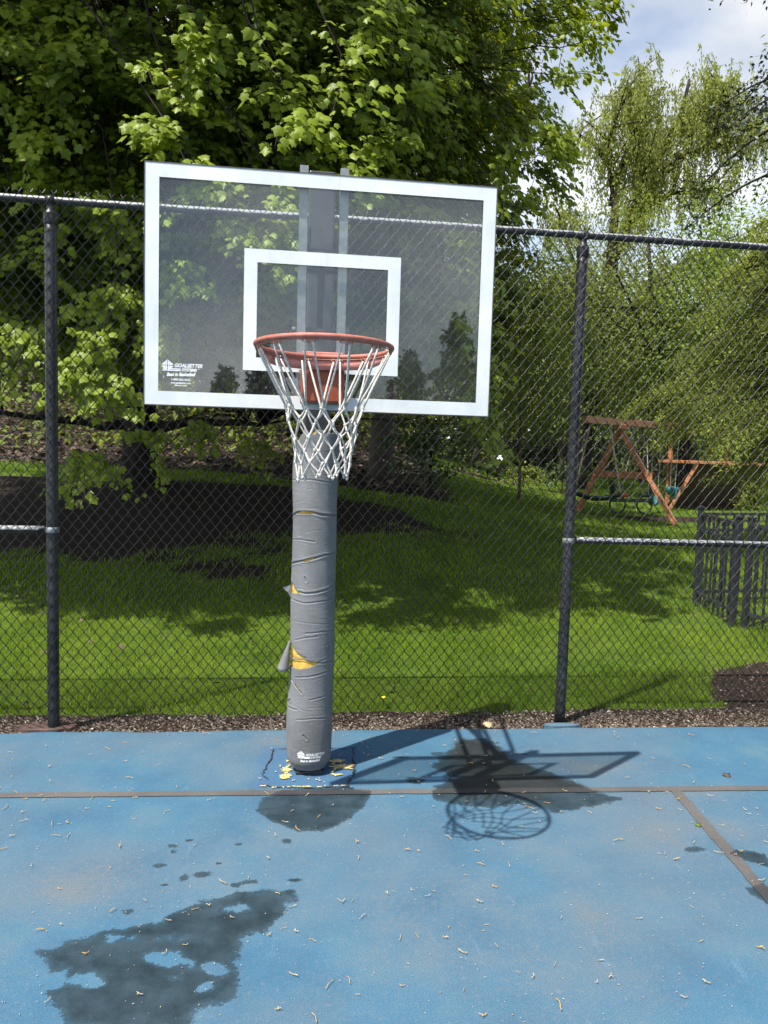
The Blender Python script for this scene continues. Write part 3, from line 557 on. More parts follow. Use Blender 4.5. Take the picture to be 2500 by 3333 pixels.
# ------------------------------------------------------------------ trees
def limb_tree(name, label, base, height, r0, n_limbs, crown_c, crown_r, mats, n_clusters, leaf_size, per, group=None, bark='bark', lean=(0, 0), explicit=(), forks=3, lowlimbs=(), seed=0, shell=0.45, tm=None, coarse=None, fill=(), sun_gap=False):
    """maple-like tree: tapered trunk, curved limbs, clusters of leaf sprays"""
    global rng
    keep_rng = rng; rng = np.random.default_rng(1000+seed)
    base = np.array([base[0], base[1], float(terrain(base[0], base[1]))]); cc_ = np.array(crown_c, float); cr_ = np.array(crown_r, float)
    root = thing(name, label, 'tree', tuple(base), group)
    wood = MB(); limbs = []
    topp = np.array([base[0]+lean[0], base[1]+lean[1], base[2]+height])
    tr = bez(base+(0, 0, -.15), base+(0, 0, height*.35), topp-(lean[0]*.3, lean[1]*.3, height*.3), topp, 16)
    tt = np.linspace(0, 1, 16); R = r0*(1-tt*0.88); R = R*(1+0.28*np.exp(-tt*24))
    tr[1:] += rng.normal(0, r0*.10, (15, 3))*np.array([1, 1, 0]); wood.tube(tr, R, 14); limbs.append((tr[4:], R[4:]))
    for k in range(n_limbs):
        f = rng.uniform(0.22, 0.85); p0 = tr[int(f*15)]; az = k*2.399+rng.uniform(-.3, .3)
        el = rng.uniform(-0.15, 0.75) if f < 0.5 else rng.uniform(.2, 1.1)
        d = np.array([math.cos(az)*math.cos(el), math.sin(az)*math.cos(el), math.sin(el)])
        e = cc_+d*cr_*rng.uniform(.7, .9)
        p1 = p0+(e-p0)*.3+np.array([0, 0, .12*np.linalg.norm(e-p0)]); p2 = p0+(e-p0)*.7+np.array([0, 0, .10*np.linalg.norm(e-p0)])
        c = bez(p0, p1, p2, e, 14); c[1:-1] += rng.normal(0, .06, (12, 3)); rr = R[int(f*15)]*rng.uniform(.35, .55)*np.linspace(1, .16, 14)
        wood.tube(c, rr, 7); limbs.append((c, rr))
        for j in range(forks):
            i = rng.integers(4, 11); d2 = nrm(c[-1]-c[i])+rnd(1)[0]*0.8; e2 = c[i]+nrm(d2)*rng.uniform(.25, .5)*np.linalg.norm(c[-1]-c[0])
            c2 = bez(c[i], c[i]+(e2-c[i])*.3+(0, 0, .15), c[i]+(e2-c[i])*.7+(0, 0, .15), e2, 9); r2 = rr[i]*.6*np.linspace(1, .2, 9); wood.tube(c2, r2, 5); limbs.append((c2, r2))
    for (p0, e, r) in lowlimbs:
        p0 = np.array(p0, float); e = np.array(e, float); c = bez(p0, p0+(e-p0)*.3+(0, 0, -.04), p0+(e-p0)*.6+(0, 0, .08), e, 12); c[1:-1] += rng.normal(0, .02, (10, 3)); rr = r*np.linspace(1, .3, 12); wood.tube(c, rr, 8); limbs.append((c, rr))
    LP = np.concatenate([l[0] for l in limbs]); 
    # cluster anchors
    A = []
    while len(A) < n_clusters:
        d = rnd(1)[0]; rad = rng.random()**shell; p = cc_+d*cr_*rad
        p += rng.normal(0, .25, 3)
        if p[2] < terrain(p[0], p[1])+2.0: continue
        if fbm(p[0]+.5*p[2], p[1]*.4+p[2]*1.2, seed, 1.25, 3) < (0.02 if rad > .74 else -0.75): continue
        if sun_gap and p[1] < 7.6 and -4.2 < p[0] < 1.2 and p[2] > 4.9: continue  # leaves an opening so the sun reaches the front sprays
        A.append((p, rng.uniform(.55, .95)))
    for b_lo, b_hi, c_n in fill:
        got = 0
        while got < c_n:
            p = np.array(rng.uniform(b_lo, b_hi))
            if p[2] < 5 and fbm(p[0]+.5*p[2], p[1]*.4+p[2]*1.2, seed, 1.25, 3) < (0.02 if p[1] < 8.8 else -.6): got += .5; continue
            A.append((p, rng.uniform(.55, .9))); got += 1
    n_plain = len(A)
    for (p, s_) in explicit: A.append((np.array(p, float), s_))
    PP, TT, NN, SS, VV = [], [], [], [], []; tw = MB(); CP, CT, CN, CS, CV = [], [], [], [], []
    for k_a, (p, s_) in enumerate(A):
        i = np.argmin(np.linalg.norm(LP-p, axis=1)); a = LP[i]; L_ = np.linalg.norm(p-a)
        hid = p[2] > 2.6+0.56*p[1] or p[1] > base[1]+2.5
        if L_ > 0.1:
            br = bez(a, a+(p-a)*.35+(0, 0, .16*L_)+rng.normal(0, .10, 3)*L_, a+(p-a)*.75+(0, 0, -.05*L_)+rng.normal(0, .10, 3)*L_, p, 9); br[1:-1] += rng.normal(0, .03, (7, 3))
            tw.tube(br, np.linspace(.006+.004*min(L_, 3), .004, 9), 4, False)
        outd = nrm((p-cc_)/cr_**2*np.mean(cr_)**2*np.array([1, 1, .6])+rng.normal(0, .25, 3))
        ntw = rng.integers(4, 7); m = int(per/ntw); var0 = rng.uniform(.15, .8) if k_a < n_plain else rng.uniform(.8, 1.0)  # explicit sprays get lighter leaf colour, sunlight painted into them
        if hid and coarse: m = max(3, m//coarse)
        for k in range(ntw):
            td = nrm(outd+rnd(1)[0]*.9+np.array([0, 0, .25])); ln = s_*rng.uniform(.5, 1.0)
            t_ = np.linspace(.12, 1, m)[:, None]; q_ = p+td*ln*t_+np.array([0, 0, -1.])*(t_**2)*ln*.28
            if not hid: tw.tube(q_[:: max(1, m//4)], .004, 3, False)
            side = nrm(np.cross(td, (0, 0, 1))+1e-6); sg = np.where(np.arange(m) % 2, 1, -1)[:, None]
            pos = q_+side*sg*rng.uniform(.02, .09, (m, 1))+rng.normal(0, .03, (m, 3))
            T_ = td*.45+side*sg*.55+outd*.25+np.array([0, 0, -.75])+rnd(m)*.45
            N_ = np.array([0, 0, .75])+outd*.75+side*sg*.2+rnd(m)*.45
            sz = leaf_size*rng.uniform(.4, 1.25, m)*(1 if not (hid and coarse) else math.sqrt(coarse)*1.1); va = np.clip(var0+rng.normal(0, .2, m)+.25*(t_[:, 0]-.5), 0, 1)
            PP.append(pos); TT.append(T_); NN.append(N_); SS.append(sz); VV.append(va)
    for v_, q_, t_ in ((np.concatenate(tw.v), tw.q, tw.t),): wood.add(v_, np.concatenate(q_) if q_ else None, np.concatenate(t_) if t_ else None)
    wood.build('trunk', bark, root, True)
    leaves('crown', np.concatenate(PP), np.concatenate(TT), np.concatenate(NN), np.concatenate(SS), np.concatenate(VV), tm or T_MAPLE, mats, root)
    rng = keep_rng
    return root
ex = [((-1.0, 6.6, 4.5), .6), ((-0.95, 6.5, 4.1), .6), ((-0.8, 6.6, 3.75), .7), ((-0.72, 6.4, 4.75), .45), ((-0.1, 6.6, 4.55), .75), ((0.05, 6.5, 4.15), .8), ((0.35, 6.7, 4.7), .85), ((0.6, 6.8, 5.2), .7), ((0.85, 7.2, 5.5), .8),
      ((0.15, 6.7, 3.8), .7), ((0.65, 7.0, 4.3), .8), ((1.1, 7.2, 4.9), .8), ((-0.2, 6.6, 3.5), .7), ((-0.55, 6.6, 3.5), .7), ((1.5, 7.2, 3.6), .8), ((2.0, 7.6, 4.3), .8), ((2.4, 7.8, 5.0), .8),
      ((-1.75, 6.4, 2.15), .42), ((-1.55, 6.4, 2.32), .45), ((-1.45, 6.5, 2.12), .45), ((-1.6, 6.9, 2.95), .6), ((-1.2, 6.9, 2.75), .6), ((-1.9, 7.4, 1.55), .6), ((-2.2, 7.0, 2.6), .7), ((-2.3, 7.1, 3.2), .7), ((-1.0, 7.0, 3.2), .6),
      ((-0.6, 11.8, 1.75), .55), ((1.6, 7.4, 2.9), .6), ((1.75, 7.6, 2.4), .6), ((1.9, 7.8, 1.95), .5), ((2.9, 8.0, 5.9), .5), ((3.1, 8.1, 6.3), .45), ((2.6, 7.9, 5.5), .6), ((-1.7, 7.0, 3.6), .7), ((-2.2, 7.1, 4.2), .7), ((-1.9, 7.2, 5.0), .8), ((-1.1, 9.6, 1.9), .6), ((-1.6, 9.2, 1.75), .6)]
ex = [((x*.95, y*.95, 1.67+(z-1.67)*.95), s_*.9) if z > 3.3 and y < 7.3 and -1.3 < x < 1.0 else ((x, y, z), s_) for (x, y, z), s_ in ex]
limb_tree('maple_tree', 'large dark maple spreading above the backboard, its trunk left of the padded pole', (-2.5, 13.0), 9.5, 0.285, 16,
          (-2.1, 12.2, 6.9), (6.1, 6.1, 5.6), 'maple', 1250, 0.076, 160, explicit=ex, lowlimbs=(((-2.5, 13, 1.95), (-0.5, 12.2, 1.98), .10), ((-2.5, 13, 1.9), (-4.6, 12.2, 2.0), .09)), seed=1, coarse=4, forks=5, sun_gap=True, fill=(((-5.0, 7.2, 3.0), (1.6, 11, 5.0), 170), ((-1.0, 8.0, 4.5), (2.7, 10.5, 6.6), 70), ((-9, 5.7, 5.9), (-2.8, 8, 9), 170), ((-2.6, 7.0, 6.8), (0.6, 8.6, 9), 30), ((-3.5, 9, 3.0), (2.5, 13, 4.6), 120), ((-5.0, 7.3, 3.8), (2.4, 11.3, 6.4), 260), ((-6.8, 7.2, 5.2), (1.3, 10, 7.2), 190), ((-5.6, 5.5, 6.7), (0.8, 7.6, 8.6), 120)))  # fill adds crown clusters, many above view, to shade lawn and foliage
limb_tree('maple_tree', 'second maple with a grey brown trunk right of the padded pole', (1.95, 17.0), 11, 0.26, 14,
          (1.7, 16.8, 8.2), (3.8, 4.2, 6.0), 'maple_far', 460, 0.12, 130, bark='bark_grey', seed=2, coarse=3)

# understorey and woodland trees ------------------------------------------------
def cloud_tree(name, label, base, height, r0, crown_c, crown_r, n, size, mat, group=None, bark='bark', seed=0, tm=T_SIMPLE, hang=0.3, clump=26, limbs=7, cat='tree'):
    r = np.random.default_rng(3000+seed); base = np.array([base[0], base[1], float(terrain(base[0], base[1]))]); cc_ = np.array(crown_c, float); cr_ = np.array(crown_r, float)
    root = thing(name, label, cat, tuple(base), group); wood = MB()
    top = np.array([cc_[0], cc_[1], cc_[2]+cr_[2]*.6]); tr = bez(base-(0, 0, .1), base+(0, 0, (top[2]-base[2])*.4), top-(0, 0, (top[2]-base[2])*.3), top, 12); tr[1:] += r.normal(0, r0*.25, (11, 3))*np.array([1, 1, 0])
    R = r0*np.linspace(1, .15, 12); wood.tube(tr, R, 8)
    for k in range(limbs):
        i = r.integers(3, 10); az = r.uniform(0, 6.28); d = np.array([math.cos(az), math.sin(az), r.uniform(-.1, .7)]); e = cc_+nrm(d)*cr_*r.uniform(.6, .9)
        wood.tube(bez(tr[i], tr[i]+(e-tr[i])*.3, tr[i]+(e-tr[i])*.7+(0, 0, .2), e, 8), R[i]*.5*np.linspace(1, .2, 8), 5)
    wood.build('trunk', bark, root, True)
    nc = max(6, n//clump); d = nrm(r.normal(0, 1, (nc, 3))); C = cc_+d*cr_*(r.random((nc, 1))**.42); cs = np.mean(cr_)*r.uniform(.13, .26, (nc, 1))
    idx = r.integers(0, nc, n); off = r.normal(0, 1, (n, 3))*np.array([1, 1, .6]); P = C[idx]+off*cs[idx]*.75
    ok = P[:, 2] > terrain(P[:, 0], P[:, 1])+.15; P = P[ok]; idx = idx[ok]; n = len(P)
    outd = nrm(P-cc_); T_ = outd*.6+np.array([0, 0, -hang])+nrm(r.normal(0, 1, (n, 3)))*.7; N_ = np.array([0, 0, .8])+outd*.6+nrm(r.normal(0, 1, (n, 3)))*.6
    va = np.clip(r.uniform(.1, .9, nc)[idx]+r.normal(0, .2, n), 0, 1)
    leaves('crown', P, T_, N_, size*r.uniform(.6, 1.25, n), va, tm, mat, root); return root

GW = 'woodland trees behind the lawn'; k = 0
wr = np.random.default_rng(77)
spots = []
for y0, cnt in ((24, 7), (31, 9), (39, 10)):
    for i in range(cnt):
        lat = -0.42+1.12*(i+wr.uniform(.2, .8))/cnt
        y = y0+wr.uniform(-2.5, 2.5); x = lat*y
        if y0 == 24 and lat > 0.16: continue
        spots.append((x, y, lat))
for (x, y, lat) in spots:
    h = wr.uniform(9, 13)*(1.0 if lat < .2 else .82); g0 = float(terrain(x, y)); pale = lat > .05
    cloud_tree('woodland_tree', 'slender woodland tree with pale green leaves in the wood at the back' if pale else 'thin woodland tree on the leaf strewn slope behind the maple', (x, y), h, wr.uniform(.10, .2),
               (x, y, g0+h*.62), (wr.uniform(2.6, 3.6), wr.uniform(2.6, 3.4), h*.40), 4200, wr.uniform(.19, .26), 'woods', GW if pale else 'woodland trees on the slope at left', 'bark_grey', seed=k); k += 1
# far wood mass
n = 60000; rr_ = np.random.default_rng(5); y = rr_.uniform(48, 66, n); lat = rr_.uniform(-.5, .85, n); x = lat*y; hz = 11+2.2*fbm(x, y*.4, 91, .22, 4)-2.0*sstep(.25, .4, lat)
z = terrain(x, y)+hz*rr_.random(n)**.9
P = np.stack([x, y, z], -1); kk = fbm(x*1.0, z*1.3+y, 93, .5, 4) > -.55; P = P[kk]; n = len(P)
tag(leaves('far_wood', P, nrm(rr_.normal(0, 1, (n, 3)))+(0, 0, -.3), nrm(rr_.normal(0, 1, (n, 3)))+(0, -.5, .8), rr_.uniform(.4, .8, n), np.clip(.5+.35*fbm(P[:, 0], P[:, 2], 95, .6, 3)+rr_.normal(0, .2, n), 0, 1), T_DIA, 'woods'),
    'pale green wood closing the view far behind the lawn', kind='stuff')
# undergrowth
n = 16000; y = rr_.uniform(19, 46, n); lat = rr_.uniform(-.42, .68, n); x = lat*y; k2 = (fbm(x, y, 97, .8, 4)+1.3*sstep(24, 34, y)+.9*sstep(.14, .0, lat)-1.0 > rr_.normal(0, .25, n)) & ((lat < .16) | (y > 31)); x, y = x[k2], y[k2]; n = len(x)
P = np.stack([x, y, terrain(x, y)+rr_.random(n)**1.5*(.5+.9*np.clip(fbm(x, y, 99, .9, 3)+.3, 0, 1))], -1)
tag(leaves('undergrowth', P, nrm(rr_.normal(0, 1, (n, 3)))+(0, 0, .2), nrm(rr_.normal(0, 1, (n, 3)))*.7+(0, -.2, .8), rr_.uniform(.12, .26, n), rr_.random(n), T_DIA, 'woods'), 'low green undergrowth and saplings on the woodland floor', kind='stuff')

# bright tree at right edge, mid maples
cloud_tree('bright_tree', 'bright fresh green tree at the right edge above the fence rail', (14.4, 22.5), 10, .2, (13.7, 22.5, 5.6), (2.9, 2.6, 4.3), 12000, .14, 'woods_bright', seed=201)
cloud_tree('young_tree', 'yellow green young tree between the backboard and the right fence post', (5.6, 18.5), 7, .045, (5.4, 18.5, 4.2), (2.0, 2.0, 2.6), 9500, .11, 'woods', bark='bark_grey', seed=202)
cloud_tree('bushy_tree', 'olive green bushy tree below the leaning willow', (12.9, 24.0), 7, .30, (11.2, 24.0, 6.0), (4.2, 2.6, 4.0), 18000, .115, 'woods', seed=203)

# willow --------------------------------------------------------------------
def willow():
    r = np.random.default_rng(404); base = np.array([10.3, 27.0, float(terrain(10.3, 27.0))])
    root = thing('willow_tree', 'tall leaning willow with hanging yellow green strands against the sky', 'tree', tuple(base)); wood = MB(); limbs = []
    def limb(p0, pts, r0, r1):
        P = [np.array(p0, float)]+[np.array(p, float) for p in pts]; C = np.concatenate([bez(P[i], P[i]+(P[i+1]-P[i])*.33+r.normal(0, .12, 3), P[i]+(P[i+1]-P[i])*.67+r.normal(0, .12, 3), P[i+1], 7)[(0 if i == 0 else 1):] for i in range(len(P)-1)])
        wood.tube(C, np.linspace(r0, r1, len(C)), 8); limbs.append(C); return C
    limb(base-(0, 0, .2), [(10.7, 27, 4.5), (11.2, 27, 8.6), (12.2, 27, 11.0), (13.2, 27, 13.2), (13.7, 27, 15.0)], .34, .05)
    limb((11.0, 27, 7.2), [(11.1, 26.8, 9.5), (11.0, 27, 11.5), (10.3, 27, 12.6), (9.7, 27, 12.9)], .2, .04)
    limb((12.2, 27, 11.0), [(13.6, 26.6, 12.4), (15.2, 26.8, 13.0), (16.2, 26.8, 13.2)], .16, .03)
    limb((11.9, 27, 10.3), [(13.5, 27.3, 11.2), (15.2, 27.4, 11.5)], .13, .03)
    limb((12.9, 27, 12.6), [(14.3, 27, 14.2), (15.3, 27, 15.0)], .12, .03)
    limb((11.05, 27, 10.5), [(11.9, 27.3, 13.2), (12.2, 27.4, 14.6)], .11, .03)
    limb((11.0, 26.9, 11.2), [(10.6, 26.4, 12.6), (10.9, 26.2, 14.2)], .09, .03)
    limb((10.9, 27, 6.2), [(9.9, 26.6, 7.6), (9.0, 26.4, 9.8)], .12, .03)
    limb((10.8, 26.9, 5.6), [(12.2, 26.3, 7.4), (14.0, 26.2, 8.8), (15.6, 26.4, 9.6)], .13, .03)
    limb((10.7, 26.9, 5.0), [(9.6, 26.2, 6.4), (8.6, 26.0, 7.4)], .1, .03)
    limb((11.6, 27, 9.6), [(12.1, 26.5, 11.2), (12.0, 26.4, 13.0)], .10, .03)
    limb((12.2, 27, 11.0), [(12.6, 27.5, 12.6), (12.4, 27.6, 14.1)], .09, .03)
    limb((13.2, 27, 13.0), [(14.8, 26.9, 13.9), (16.4, 27, 14.2)], .09, .03)
    main = list(limbs)
    for k in range(110):
        c = main[r.integers(0, len(main))]; i = r.integers(len(c)//3, len(c)); d = nrm(r.normal(0, 1, 3)+np.array([0, 0, .7])); e = c[i]+d*r.uniform(.6, 1.7)
        wood.tube(bez(c[i], c[i]+(e-c[i])*.4+(0, 0, .1), c[i]+(e-c[i])*.8+(0, 0, .15), e, 5), np.linspace(.035, .012, 5), 4, False); limbs.append(bez(c[i], c[i], e, e, 5))
    LP = np.concatenate([c[len(c)//6:] for c in limbs[:11]]+[c for c in limbs[8:]]*2)
    PP, TT, NN, SS, VV = [], [], [], [], []; st = MB()
    for k in range(3300):
        p = LP[r.integers(0, len(LP))]+r.normal(0, .28, 3); L_ = r.uniform(.3, 1.25)*(1.15 if p[2] < 10 else .9); m = int(L_*26)+4; az = r.uniform(0, 6.28); d = np.array([math.cos(az), math.sin(az), 0])
        t_ = np.linspace(0, 1, m)[:, None]; q_ = p+d*.45*np.sqrt(t_)*r.uniform(.3, 1)+np.array([0, 0, .12])*np.sin(t_*3.14)-np.array([0, 0, 1])*L_*t_**1.25
        PP.append(q_+r.normal(0, .035, (m, 3))); TT.append(np.array([0, 0, -1.])+nrm(r.normal(0, 1, (m, 3)))*.7); NN.append(nrm(r.normal(0, 1, (m, 3)))+(0, -.4, .5)); SS.append(r.uniform(.08, .16, m)); VV.append(np.clip(r.uniform(.2, .8)+r.normal(0, .15, m), 0, 1))
        if k % 3 == 0: st.tube(q_[::6], .007, 3, False)
    wood.add(np.concatenate(st.v), np.concatenate(st.q)); wood.build('trunk', 'bark', root, True)
    tm = (np.array([(0, 0, 0), (.2, .4, 0), (0, 1, -.05), (-.2, .4, 0)]), np.array([[0, 1, 2], [0, 2, 3]]))
    leaves('crown', np.concatenate(PP), np.concatenate(TT), np.concatenate(NN), np.concatenate(SS), np.concatenate(VV), tm, 'willow', root)
willow()

# hemlock: layered feathery boughs --------------------------------------------
def conifer(name, label, base, height, r0, spread, nb, mat, seed, leaf=.075, z0=.12, droop=.35, per=620, zlist=None, aim=None, group=None, bark='bark'):
    r = np.random.default_rng(6000+seed); base = np.array([base[0], base[1], float(terrain(base[0], base[1]))])
    root = thing(name, label, 'tree', tuple(base), group); wood = MB()
    tr = np.stack([np.full(10, base[0]), np.full(10, base[1]), base[2]-.1+np.linspace(0, height, 10)], -1); wood.tube(tr, r0*np.linspace(1, .08, 10), 9)
    PP, TT, NN, SS, VV = [], [], [], [], []
    for k in range(nb):
        f = z0+(1-z0)*((k+r.random())/nb); az = k*2.399+r.uniform(-.3, .3)
        if zlist is not None and k < len(zlist): f, az = zlist[k]
        if aim and f < .36 and math.cos(az) < -.15: f = r.uniform(.36, .9)
        L_ = spread*(1-f)**.7*r.uniform(.5, 1.15)+.12; p0 = base+(0, 0, f*height); d = np.array([math.cos(az), math.sin(az), 0]); side = np.array([-d[1], d[0], 0])
        t_ = np.linspace(0, 1, 9)[:, None]; c = p0+d*L_*t_+np.array([0, 0, 1])*(.16*L_*np.sin(t_*2.2)-droop*L_*t_**1.8); wood.tube(c, np.linspace(.02+.006*L_, .005, 9), 5, False)
        m = int(per*L_/2); u = r.random(m)**.75; s_ = r.uniform(-1, 1, m); wdt = L_*.34*np.sin(np.clip(u*1.15+.15, 0, 1)*3.0)**.8
        u = np.clip(u, .05, 1); ci = u*8; i0 = np.minimum(ci.astype(int), 7); fr = (ci-i0)[:, None]; pc = c[i0]*(1-fr)+c[i0+1]*fr
        # secondary twigs: quantise side offsets into feathery fingers
        tw = np.round(u*14)/14; fin = .5+.5*np.cos((u-tw)*14*6.28)
        P = pc+side*(s_*wdt)[:, None]+d*(np.abs(s_)*wdt*.35)[:, None]-np.array([0, 0, 1])*((np.abs(s_)**1.5)*wdt*.35+np.abs(r.normal(0, .05, m))*L_*.45)[:, None]+r.normal(0, .055, (m, 3))
        keep = r.random(m) < .35+.65*fin; P = P[keep]; ss = s_[keep][:, None]; m = len(P)
        TT.append(d*.7+side*np.sign(ss)*.5+np.array([0, 0, -.35])+nrm(r.normal(0, 1, (m, 3)))*1.0); NN.append(np.array([0, 0, .8])+nrm(r.normal(0, 1, (m, 3)))*.9+d*.25); PP.append(P); SS.append(leaf*r.uniform(.6, 1.4, m)); VV.append(np.clip(r.uniform(.1, .8)+.35*(u[keep]-.4)+r.normal(0, .18, m), 0, 1))
    wood.build('trunk', bark, root, True)
    tm = (np.array([(0, 0, 0), (.24, .4, 0), (0, 1, -.1), (-.24, .4, 0)]), np.array([[0, 1, 2], [0, 2, 3]]))
    leaves('crown', np.concatenate(PP), np.concatenate(TT), np.concatenate(NN), np.concatenate(SS), np.concatenate(VV), tm, mat, root)
    return root
conifer('hemlock_tree', 'yellow green hemlock with feathery drooping boughs over the swing set', (8.7, 12.7), 6.4, .15, 4.2, 100, 'hemlock', 1, .055, .20, .33, 1900, aim=True)
conifer('spruce_tree', 'dark spruce whose drooping branches enter at the upper right edge', (6.9, 9.0), 14.0, .17, 3.3, 70, 'spruce', 3, .06, .37, .36, 620)
for (x, y, h, sp) in ((7.2, 4.2, 9.5, 2.6), (7.8, 0.6, 10.5, 2.9), (7.4, -3.2, 9.0, 2.6)):  # unseen spruces added to cut ambient light from the right
    conifer('spruce_tree', 'dark unseen spruce added right of the court to dim light from that side', (x, y), h, .16, sp, 60, 'spruce', int(50+y*3), .15, .04, .25, 330, group='unseen spruces added to dim the right side')
GS = 'conifers mirrored in the glass'
for i, (x, y, h, sp) in enumerate(((-5.6, -25, 6.2, 1.7), (-2.2, -26, 4.8, 1.5), (-0.7, -24, 5.6, 1.1), (5.2, -25, 5.6, 1.9), (7.4, -26, 7.4, 2.6), (9.6, -25, 6.6, 2.4))):
    conifer('spruce_tree', 'dark conifer behind the camera mirrored low in the glass backboard', (x, y), h, .12, sp, 60, 'spruce', 20+i, .19, .05, .25, 620, group=GS)

# dogwood -----------------------------------------------------------------
dw = cloud_tree('dogwood_shrub', 'small dogwood with flat tiers of white flowers beside the grey brown trunk', (2.75, 15.2), 2.2, .05, (2.75, 15.0, 1.75), (.95, .7, .75), 1500, .10, 'shrub', seed=301, clump=30, limbs=9, cat='shrub')
r = np.random.default_rng(9); n = 150; tier = r.choice([1.35, 1.55, 1.75, 1.95, 2.1], n); a = r.uniform(0, 6.28, n); rad = np.sqrt(r.random(n))*1.0
P = np.stack([2.75+rad*np.cos(a), 14.9+rad*.6*np.sin(a), tier-.12*rad+r.normal(0, .03, n)], -1)
leaves('flowers', P, nrm(r.normal(0, 1, (n, 3)))*np.array([1, 1, .2]), np.array([0, -.35, 1.])+nrm(r.normal(0, 1, (n, 3)))*.2, r.uniform(.05, .09, n), r.random(n), T_DIA, 'flower', dw)['kind'] = 'stuff'
# shrubs by the sign
for i, (x, y, rx, rz, lab) in enumerate(((6.55, 25.4, .55, .32, 'low dark shrub left of the sign on the post'), (7.75, 25.2, .75, .42, 'yellow green rounded shrub right of the sign on the post'), (9.4, 26.0, 1.0, .6, 'dark rounded evergreen shrub farthest right of the sign post'))):
    g0 = float(terrain(x, y)); cloud_tree('shrub', lab, (x, y), .6, .03, (x, y, g0+rz*.8), (rx, rx*.8, rz), 700, .10, 'shrub' if i != 1 else 'hemlock', seed=310+i, cat='shrub', limbs=3)
for i, (x, y, rx, rz, lab) in enumerate(((11.2, 33.5, 2.2, 1.15, 'dark evergreen shrub at the back of the lawn, just left of the right fence post'), (13.8, 35.0, 2.4, 1.4, 'dark evergreen shrub at the back of the lawn behind the swing beam'), (18.0, 35.0, 3.0, 1.6, 'dark evergreen shrub at the back of the lawn behind the raised deck'))):
    g0 = float(terrain(x, y)); cloud_tree('evergreen_shrub', lab, (x, y), .6, .05, (x, y, g0+rz*.9), (rx, rx*.7, rz), 3200, .16, 'spruce', seed=330+i, cat='shrub', limbs=3)
# lectern sign
g0 = float(terrain(7.03, 25.6)); sg = thing('sign_stand', 'small pale slanted sign panel on a thin post far behind the pole', 'sign', (7.03, 25.6, g0))
mb = MB().box((6.99, 25.57, g0-.1), (7.07, 25.65, g0+.75)); mb.build('post', 'bark_grey', sg, bevel=.008)
mb = MB().beam((7.03, 25.35, g0+.66), (7.03, 25.75, g0+.86), .44, .05); mb.build('panel', 'frame_grey', sg, bevel=.008)
mb = MB().beam((7.03, 25.37, g0+.70), (7.03, 25.73, g0+.88), .38, .02); mb.build('sign_face', 'sign_white', sg)

# ------------------------------------------------------------------ chain link fence
FY = 4.5475; FX0, FX1 = -4.3975, 4.7525; PX = [-4.3975, -1.3475, 1.7025, 4.7525]; FZ = 2.977
fence = thing('chain_link_fence', 'tall black chain link fence with worn rails between the court and the lawn', 'fence', (0.1775, FY, 0))
for x in PX:
    p = MB().tube([(x, FY, z) for z in np.linspace(-.05, FZ-.075, 24)], .0325, 20); po = p.build('post', 'vinyl_post', fence, True)
    c = MB().lathe([(.034, -.055), (.0375, -.05), (.0375, .0), (.034, .012), (.022, .022), (.021, .05), (.0275, .055)], (x, FY, FZ-.075), 18)
    c.tube([(x-.022, FY, FZ), (x+.022, FY, FZ)], .0275, 14)
    co = c.build('post_cap', 'grey_metal' if abs(x) < 1 else 'vinyl_post', po, True); co.parent = po; co.matrix_parent_inverse = Matrix.Identity(4)
    co.matrix_parent_inverse = Matrix.Identity(4)
mb = MB().tube([(x, FY, FZ+.002*math.sin(x*2)) for x in np.linspace(FX0-.05, FX1+.05, 60)], .021, 16); mb.build('top_rail', 'vinyl_rail', fence, True)
for a, b, z0_, z1_ in ((FX0, PX[1]-.045, 1.16, 1.155), (PX[2]+.045, FX1, 1.142, 1.118)):
    mb = MB().tube([(a+(b-a)*t_, FY, z0_+(z1_-z0_)*t_) for t_ in np.linspace(0, 1, 30)], .021, 14); rl = mb.build('middle_rail', 'vinyl_rail', fence, True)
for x, z in ((PX[1], 1.155), (PX[2], 1.14)):
    mb = MB().lathe([(.034, -.016), (.0365, -.012), (.0365, .012), (.034, .016)], (x, FY, z), 18); mb.build('rail_clamp', 'grey_metal', fence, True)
# woven wires: flattened spirals, each corner hooked into its neighbour
pw = .0305; q2 = .0385; z0_ = .035; nseg = 77; nw = int((FX1-FX0)/pw); MY = FY-.0325-.007
Aw, Bw = [], []
kz = np.arange(nseg+1)
sag = lambda x, z: .005*np.sin(x*1.7+z*2.1)+.003*np.sin(x*4.1-z*3.3)-.004
for k in range(nw):
    x0 = FX0+k*pw; flip = k % 2
    xx = x0+np.where((kz+flip) % 2 == 0, -.0022, pw+.0022); zz = z0_+kz*q2
    tw_ = np.where((kz+flip) % 2 == 0, 1., -1.)
    xx = xx+rng.normal(0, .0017, nseg+1)
    a = np.stack([xx[:-1], np.zeros(nseg), zz[:-1]], -1); b = np.stack([xx[1:], np.zeros(nseg), zz[1:]], -1)
    front = ((kz[:-1]+flip) % 2 == 0)        # '/' strands pass in front, '\' strands behind
    off = np.where(front, -.0024, .0024)
    a[:, 1] = MY+off+sag(a[:, 0], a[:, 2]); b[:, 1] = MY+off+sag(b[:, 0], b[:, 2]); Aw.append(a); Bw.append(b)
    # bends
    Aw.append(b[:-1]); Bw.append(a[1:])
    # twisted barb on top
    t0 = b[-1]
    Aw.append(np.array([t0])); Bw.append(np.array([[t0[0]+(.012 if front[-1] else -.012), MY, t0[2]+.022]]))
mb = MB().segs(np.concatenate(Aw), np.concatenate(Bw), .0023, 5); mb.build('wire_mesh', 'wire', fence, True)
mb = MB()
